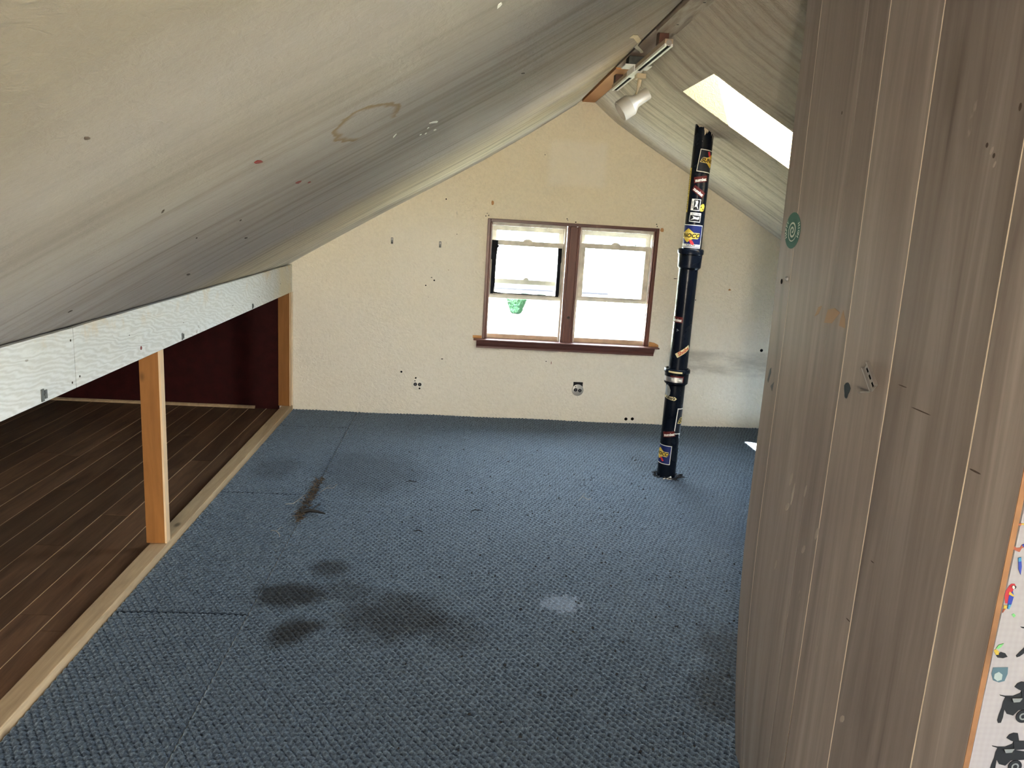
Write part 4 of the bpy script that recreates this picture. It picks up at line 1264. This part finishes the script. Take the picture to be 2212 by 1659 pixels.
# ------------------------------------------------------------------ track light under the ridge
tl = thing(empty('track_light', (0.83, 4.05, 2.32)), 'white track light with one cream bell-shaped spot', 'light')
TX = 0.832
def track_run(y0, y1):
    t = MB().box(TX - 0.018, TX + 0.018, y0, y1, 2.262, 2.281).build('track', 'track_side', tl, bevel=0.001)
    for s in (-1, 1):
        MB().box(TX + s * 0.0133 - 0.0047, TX + s * 0.0133 + 0.0047, y0, y1, 2.2505, 2.2615).build('flange', 'track', t)
    MB().box(TX - 0.0085, TX + 0.0085, y0 + 0.001, y1 - 0.001, 2.2535, 2.2619).build('slot', 'slot', t)
    return t
t1 = track_run(3.455, 4.045)
track_run(4.225, 4.660)
MB().lathe([(0, 0.0125), (0.004, 0.0115)], (TX, 3.4549, 2.264), (0, -1, 0), 16).build('end_cap', 'silver', t1)
MB().box(TX - 0.022, TX + 0.022, 4.046, 4.224, 2.250, 2.282).build('feed_box', 'track', tl, bevel=0.002)
MB().box(TX - 0.062, TX + 0.075, 4.075, 4.185, 2.2825, 2.290).build('canopy', 'track', tl, bevel=0.002)
MB().box(TX + 0.002, TX + 0.050, 4.075, 4.135, 2.226, 2.2495).build('adapter', 'yellowed', tl, bevel=0.002)
MB().tube([(TX + 0.026, 4.115, 2.226), (TX + 0.024, 4.118, 2.195), (TX + 0.018, 4.135, 2.158)], [0.011, 0.0095, 0.008], 10).build('stem', 'yellowed', tl, smooth='angle')
AX = Vector((-0.136, 0.0, -0.100)).normalized()
hd = Vector((0.915, 4.150, 2.170))
sp = MB().lathe([(0.0, 0.0315), (0.078, 0.0325), (0.108, 0.0540), (0.110, 0.0545), (0.170, 0.0535), (0.170, 0.0505), (0.112, 0.050), (0.085, 0.030), (0.085, 0.001)], hd, AX, 40, True, False).build('lamp_head', 'lamp', tl, smooth='angle')
MB().lathe([(0.088, 0.008), (0.100, 0.014), (0.120, 0.032), (0.140, 0.038), (0.146, 0.030), (0.148, 0.001)], hd, AX, 20, True, False).build('bulb', 'bulb', sp, smooth=True)
for y, w_ in ((3.60, 0.045), (4.60, 0.045)):
    MB().box(TX - 0.020, TX + 0.022, y - w_, y + w_ * 0.3, 2.2815, 2.326 if y > 4.4 else 2.3325).build('wood_block', 'block', tl, bevel=0.001)
thing(MB().box(0.790, 0.868, 4.090, 4.175, 2.2905, 2.333).build('junction_box', 'darksteel', None, bevel=0.004), 'dark grey steel junction box above the track canopy', 'junction box')
# strip of tape dangling over the edge of the left slope
mb = MB()
pts = [(0.600, 3.10), (0.640, 3.22), (0.690, 3.42), (0.735, 3.60), (0.745, 3.72)]
w_ = 0.008
for (x, y) in pts:
    z = zprof(LP, x) - 0.0022
    for s in (-1, 1):
        mb.v.append((x - s * w_ * 0.7, y + s * w_ * 1.5, zprof(LP, x - s * w_ * 0.7) - 0.0022))
for x, y, z in ((0.795, 3.83, 2.300), (0.806, 3.87, 2.302)):
    for s in (-1, 1):
        mb.v.append((x - s * w_ * 0.6, y + s * w_ * 1.4, z))
for k in range(len(mb.v) // 2 - 1):
    mb.f.append((2 * k, 2 * k + 1, 2 * k + 3, 2 * k + 2))
tp = mb.build('tape_strip', 'tape', None, recalc=False)
sol = tp.modifiers.new('thick', 'SOLIDIFY')
sol.thickness = 0.0008
thing(tp, 'narrow strip of yellowed tape across the ridge gap', 'tape')

# unseen bare bulb added behind the camera to light the far wall
bl = thing(empty('added_fill_bulb', (-0.60, -1.95, 1.46)), 'unseen warm bulb added on the left slope to light the far wall', 'lamp')
MB().tube([(-0.60, -1.95, 1.475), (-0.60, -1.95, 1.40)], 0.004, 6).build('cord', 'black', bl)
MB().lathe([(0, 0.018), (0.045, 0.020)], (-0.60, -1.95, 1.402), (0, 0, -1), 16).build('socket', 'black', bl)
MB().lathe([(0, 0.013), (0.02, 0.018), (0.045, 0.030), (0.065, 0.030), (0.082, 0.018), (0.088, 0.001)], (-0.60, -1.95, 1.356), (0, 0, -1), 18, True, False).build('glass_bulb', 'bulb', bl, smooth=True)
ld = bpy.data.lights.new('fill_bulb_light', 'POINT')
ld.energy = 250.0
ld.color = (1.0, 0.90, 0.76)
ld.shadow_soft_size = 0.10
lo_ = bpy.data.objects.new('fill_bulb_light', ld)
COL.objects.link(lo_)
lo_.location = (-0.60, -1.95, 1.20)

# ------------------------------------------------------------------ fittings on the far wall
def wall_disc(name, x, z, r, mat, y0=0.0, t=0.002, parent=None, n=14, r2=None):
    return MB().lathe([(0, r), (t, r2 if r2 is not None else r)], (x, D - y0, z), (0, -1, 0), n).build(name, mat, parent)
def outlet(x, z, label, mat, rot, slots):
    o = thing(empty('wall_outlet', (x, D, z)), label, 'outlet', 'round receptacles on the far wall')
    pl = MB().lathe([(0, 0.0445), (0.004, 0.0440), (0.0055, 0.041)], (x, D - 0.0004, z), (0, -1, 0), 32).build('cover_plate', mat, o, smooth='angle')
    c_, s_ = math.cos(rot), math.sin(rot)
    for s in (-1, 1):
        cx, cz = x + s * 0.0165 * c_, z + s * 0.0165 * s_
        r = MB().lathe([(0, 0.0135), (0.0018, 0.0130)], (cx, D - 0.0060, cz), (0, -1, 0), 18).build('receptacle', 's_inkblack', o)
        for dz in (-0.004, 0.004):
            MB().box(cx - 0.004, cx + 0.004, D - 0.0092, D - 0.0078, cz + dz - 0.0012, cz + dz + 0.0012).build('slot', slots, r)
    wall_disc('screw', x - 0.020, z + 0.026, 0.0045, 's_inkblack', 0.0056, 0.0012, o, 10)
    return o, pl
o1, pl1 = outlet(-0.295, 0.239, 'round cream outlet left of the window with its paint scratched', 'sash', 0.0, 's_grey')
wall_disc('knockout', -0.283 + 0.004, 0.239 - 0.030, 0.007, 'black', 0.0056, 0.001, o1, 10)
wall_disc('knockout', -0.310, 0.239 + 0.047, 0.007, 'black', 0.0, 0.0012, o1, 10)
o2, pl2 = outlet(0.916, 0.250, 'round grey outlet below the window over an open black box', 'plate_grey', -0.12, 's_grey')
MB().box(0.880, 0.952, D - 0.0012, D - 0.0002, 0.262, 0.312).build('open_box', 's_inkblack', o2)
for x, z, lab, hole in ((-0.512, 1.287, 'small grey metal hanger plate nearer the sloping ceiling', 0.012), (-0.167, 1.280, 'small grey metal hanger plate nearer the window', 0.010)):
    h = thing(empty('hanger_plate', (x, D, z)), lab, 'hanger', 'hanger plates left of the window')
    MB().box(x - 0.008, x + 0.008, D - 0.004, D - 0.0003, z - 0.022, z + 0.022).build('plate', 'steel', h, bevel=0.001)
    wall_disc('screw', x, z + hole, 0.005, 's_white', 0.004, 0.0022, h, 10, 0.003)
    MB().box(x - 0.0075, x + 0.0075, D - 0.0062, D - 0.0041, z - 0.021, z - 0.006).build('hook', 'darksteel', h)
for x, z, r in ((1.308, 0.039, 0.0125), (1.358, 0.042, 0.0125), (-0.418, 0.329, 0.008), (-0.137, 1.601, 0.005), (2.304, 0.624, 0.012), (0.172, 1.506, 0.004), (0.152, 1.500, 0.004), (0.160, 1.520, 0.003),
                (0.740, 1.515, 0.004), (0.745, 1.506, 0.003), (0.805, 1.495, 0.005), (1.40, 1.515, 0.004), (1.405, 1.50, 0.004), (0.66, 0.46, 0.004), (-0.20, 1.02, 0.006), (-0.26, 0.98, 0.005), (-0.05, 1.36, 0.003), (0.55, 1.95, 0.003), (1.62, 1.20, 0.005), (1.75, 0.98, 0.004), (1.66, 1.12, 0.003)):
    wall_disc('hole', x, z, r, 'black', 0.0001, 0.0008, wall_far, 10)
for x, z, a, b, mt in ((0.195, 1.596, 0.010, 0.016, 'raw_end'), (1.443, 1.476, 0.013, 0.018, 'raw_end'), (0.70, 0.450, 0.003, 0.012, 'redflake'), (-0.12, 0.44, 0.008, 0.004, 'darkscuff'),
                       (1.58, 1.13, 0.013, 0.003, 'darkscuff'), (2.0, 1.07, 0.010, 0.008, 'raw_end'), (-0.10, 1.10, 0.006, 0.003, 'tape'), (-0.22, 1.04, 0.007, 0.003, 'jute')):
    pts = [(x + a * math.cos(t) * random.uniform(0.7, 1.2), z + b * math.sin(t) * random.uniform(0.7, 1.2)) for t in np.linspace(0, 2 * math.pi, 9, endpoint=False)]
    MB().prism(pts, D - 0.0010, D - 0.0001, 'y').build('chipped_spot', mt, wall_far)

# ------------------------------------------------------------------ loose things
thing(MB().prism([(D - 0.013, 0.0052), (D - 0.033, 0.0052), (D - 0.031, 0.015), (D - 0.022, 0.0235), (D - 0.013, 0.025)], -3.0, -1.487, 'x').build('quarter_round_strip', 'plate'), 'thin wood moulding strip lying at the foot of the maroon panel', 'moulding')
# torn jute along the carpet seam
random.seed(21)
mb = MB()
for k in range(150):
    t = k / 149
    y = 3.52 + 0.62 * t
    x = SEAM + random.gauss(0, 0.010)
    a = random.uniform(0, 6.28)
    L = random.uniform(0.012, 0.035)
    p0 = Vector((x, y, 0.013))
    p1 = p0 + Vector((math.cos(a) * L, math.sin(a) * L, random.uniform(0.0, 0.012)))
    mb.tube([p0, (p0 + p1) / 2 + Vector((0, 0, 0.004)), p1], [0.0026, 0.0022, 0.0008], 5)
thing(mb.build('carpet_fray', 'jute'), 'brown torn jute along the split carpet seam', 'carpet fray')
mb = MB()
mb.tube([(-0.742, 3.630, 0.016), (-0.700, 3.648, 0.020), (-0.660, 3.640, 0.018), (-0.622, 3.628, 0.014)], [0.012, 0.010, 0.007, 0.004], 6)
mb.tube([(-0.690, 3.648, 0.020), (-0.672, 3.690, 0.030), (-0.660, 3.700, 0.034)], [0.005, 0.004, 0.003], 5)
thing(mb.build('splinter', 'splinter'), 'black forked splinter lying beside the torn seam', 'splinter')
for path, lab in (([(-0.700, 3.92, 0.010), (-0.672, 3.95, 0.024), (-0.640, 3.97, 0.018), (-0.622, 4.00, 0.030)], 'pale loose thread curling right from the torn seam'),
                  ([(-0.745, 3.78, 0.012), (-0.775, 3.80, 0.022), (-0.800, 3.74, 0.014), (-0.838, 3.73, 0.012)], 'pale loose thread curling left from the torn seam'),
                  ([(-0.830, 3.40, 0.012), (-0.800, 3.375, 0.020), (-0.782, 3.36, 0.012), (-0.775, 3.33, 0.012)], 'pale frayed thread tuft nearest the wood plate'),
                  ([(0.690, 3.93, 0.010), (0.715, 3.96, 0.024), (0.745, 3.94, 0.014), (0.765, 3.97, 0.010)], 'pale lint thread out on the open carpet')):
    mb = MB()
    path = [(p[0], p[1], p[2] + 0.004) for p in path]
    mb.tube(path, 0.0014, 6)
    q = [Vector(p) for p in path]
    mb.tube([q[1], q[1] + Vector((0.012, 0.02, 0.008)), q[1] + Vector((0.02, 0.045, 0.0))], 0.0010, 5)
    thing(mb.build('loose_thread', 'thread'), lab, 'thread')
for path, lab in (([(-0.262, 4.13, 0.012), (-0.235, 4.14, 0.016), (-0.205, 4.125, 0.014)], 'dark curl of fluff in front of the window, leftmost'),
                  ([(0.10, 3.72, 0.012), (0.125, 3.735, 0.016), (0.155, 3.735, 0.012)], 'dark curl of fluff near the middle of the carpet'),
                  ([(-0.175, 3.445, 0.012), (-0.155, 3.452, 0.015), (-0.130, 3.445, 0.012)], 'short dark dash of fluff nearer the stains')):
    thing(MB().tube([(p[0], p[1], p[2] + 0.003) for p in path], [0.0015, 0.003, 0.0015], 5).build('fluff', 'crumb'), lab, 'fluff')
random.seed(5)
mb = MB()
for k in range(230):
    x = min(1.9, max(-0.6, random.gauss(0.75, 0.45)))
    y = random.uniform(1.9, 4.9)
    a = random.uniform(0, 6.28)
    L, w_ = random.uniform(0.0025, 0.006), random.uniform(0.0015, 0.003)
    z0, h_ = 0.0065 + 0.004 * math.sin(x * 3.1 + 0.6) * math.sin(y * 2.3) + 0.0025 * math.sin(x * 7.7) * math.sin(y * 6.1 + 1), 0.0055
    ca, sa = math.cos(a), math.sin(a)
    i = len(mb.v)
    for dz, k2 in ((0, 1.0), (h_, 0.5)):
        for u, v in ((-1, -1), (1, -1), (1, 1), (-1, 1)):
            mb.v.append((x + k2 * (u * L * ca - v * w_ * sa), y + k2 * (u * L * sa + v * w_ * ca), z0 + dz))
    for q in ((3, 2, 1, 0), (4, 5, 6, 7), (0, 1, 5, 4), (1, 2, 6, 5), (2, 3, 7, 6), (3, 0, 4, 7)):
        mb.f.append(tuple(i + t for t in q))
cr_ = thing(mb.build('carpet_crumbs', 'crumb', None, recalc=False), 'scattered black crumbs over the right half of the carpet', 'crumbs')
cr_['kind'] = 'stuff'

# ------------------------------------------------------------------ outside
GZ = -4.5
struct(MB().box(-80, 90, D + 3.0, 140, GZ - 0.3, GZ).build('ground', 'grass'), 'sunlit ground outside')
struct(MB().box(-40, 40, -60, YR - 3.0, GZ - 0.3, GZ).build('ground', 'grass'), 'sunlit ground behind the house')
random.seed(9)
bush = thing(empty('garden_bush', (3.55, 49.0, GZ)), 'clipped green garden bush seen through the left window', 'bush')
mb = MB()
prof = [(0.0, 0.36), (0.25, 0.42), (0.6, 0.55), (0.95, 0.68), (1.08, 0.66), (1.12, 0.05)]
mb.lathe(prof, (3.55, 49.0, GZ), (0, 0, 1), 18)
fb = mb.build('foliage', 'bush', bush)
for k in range(160):
    pass
tx = bpy.data.textures.new('bush_noise', 'CLOUDS')
tx.noise_scale = 0.12
sb = fb.modifiers.new('sub', 'SUBSURF')
sb.levels = sb.render_levels = 2
dm = fb.modifiers.new('disp', 'DISPLACE')
dm.texture = tx
dm.strength = 0.12
MB().lathe([(-0.02, 0.06), (0.2, 0.05)], (3.55, 49.0, GZ), (0, 0, 1), 8).build('stem', 'block', bush)
hs = thing(empty('shed', (4.5, 57, GZ)), 'low white outbuilding with a blue-grey roof beyond the window', 'building')
MB().box(0.2, 10.4, 56.6, 60.0, GZ, GZ + 0.95).build('wall', 'housewall', hs)
MB().prism([(56.2, GZ + 0.95), (60.4, GZ + 0.95), (59.0, GZ + 1.32)], 0.0, 10.8, 'x').build('roof', 'roof', hs)
MB().box(0.0, 10.8, 56.1, 56.19, GZ + 0.86, GZ + 0.97).build('fascia', 'fascia', hs)
for x in (1.6, 4.4, 5.6, 8.0):
    MB().box(x, x + 0.6, 56.57, 56.599, GZ + 0.25, GZ + 0.65).build('window', 'roof', hs)
tr_ = thing(empty('tree', (9.0, 30.0, GZ)), 'slim tree whose top twigs show in the right window', 'tree')
MB().tube([(9.0, 30.0, GZ), (9.0, 30.0, -1.0), (8.7, 30.0, 1.2)], [0.12, 0.08, 0.02], 8).build('trunk', 'block', tr_)
mb = MB()
for k in range(42):
    c = Vector((random.uniform(5.9, 8.6), 30 + random.uniform(-0.4, 0.4), random.uniform(0.55, 1.15)))
    for j in range(3):
        d = Vector((random.uniform(-1, 1), random.uniform(-1, 1), random.uniform(-1, 1))).normalized()
        e = d.cross(Vector((0.3, 0.5, 0.8))).normalized()
        s = random.uniform(0.03, 0.08)
        mb.poly([c + d * s, c + e * s * 0.5, c - d * s, c - e * s * 0.5])
lv = mb.build('leaves', 'twig', tr_, recalc=False)
lv['kind'] = 'stuff'
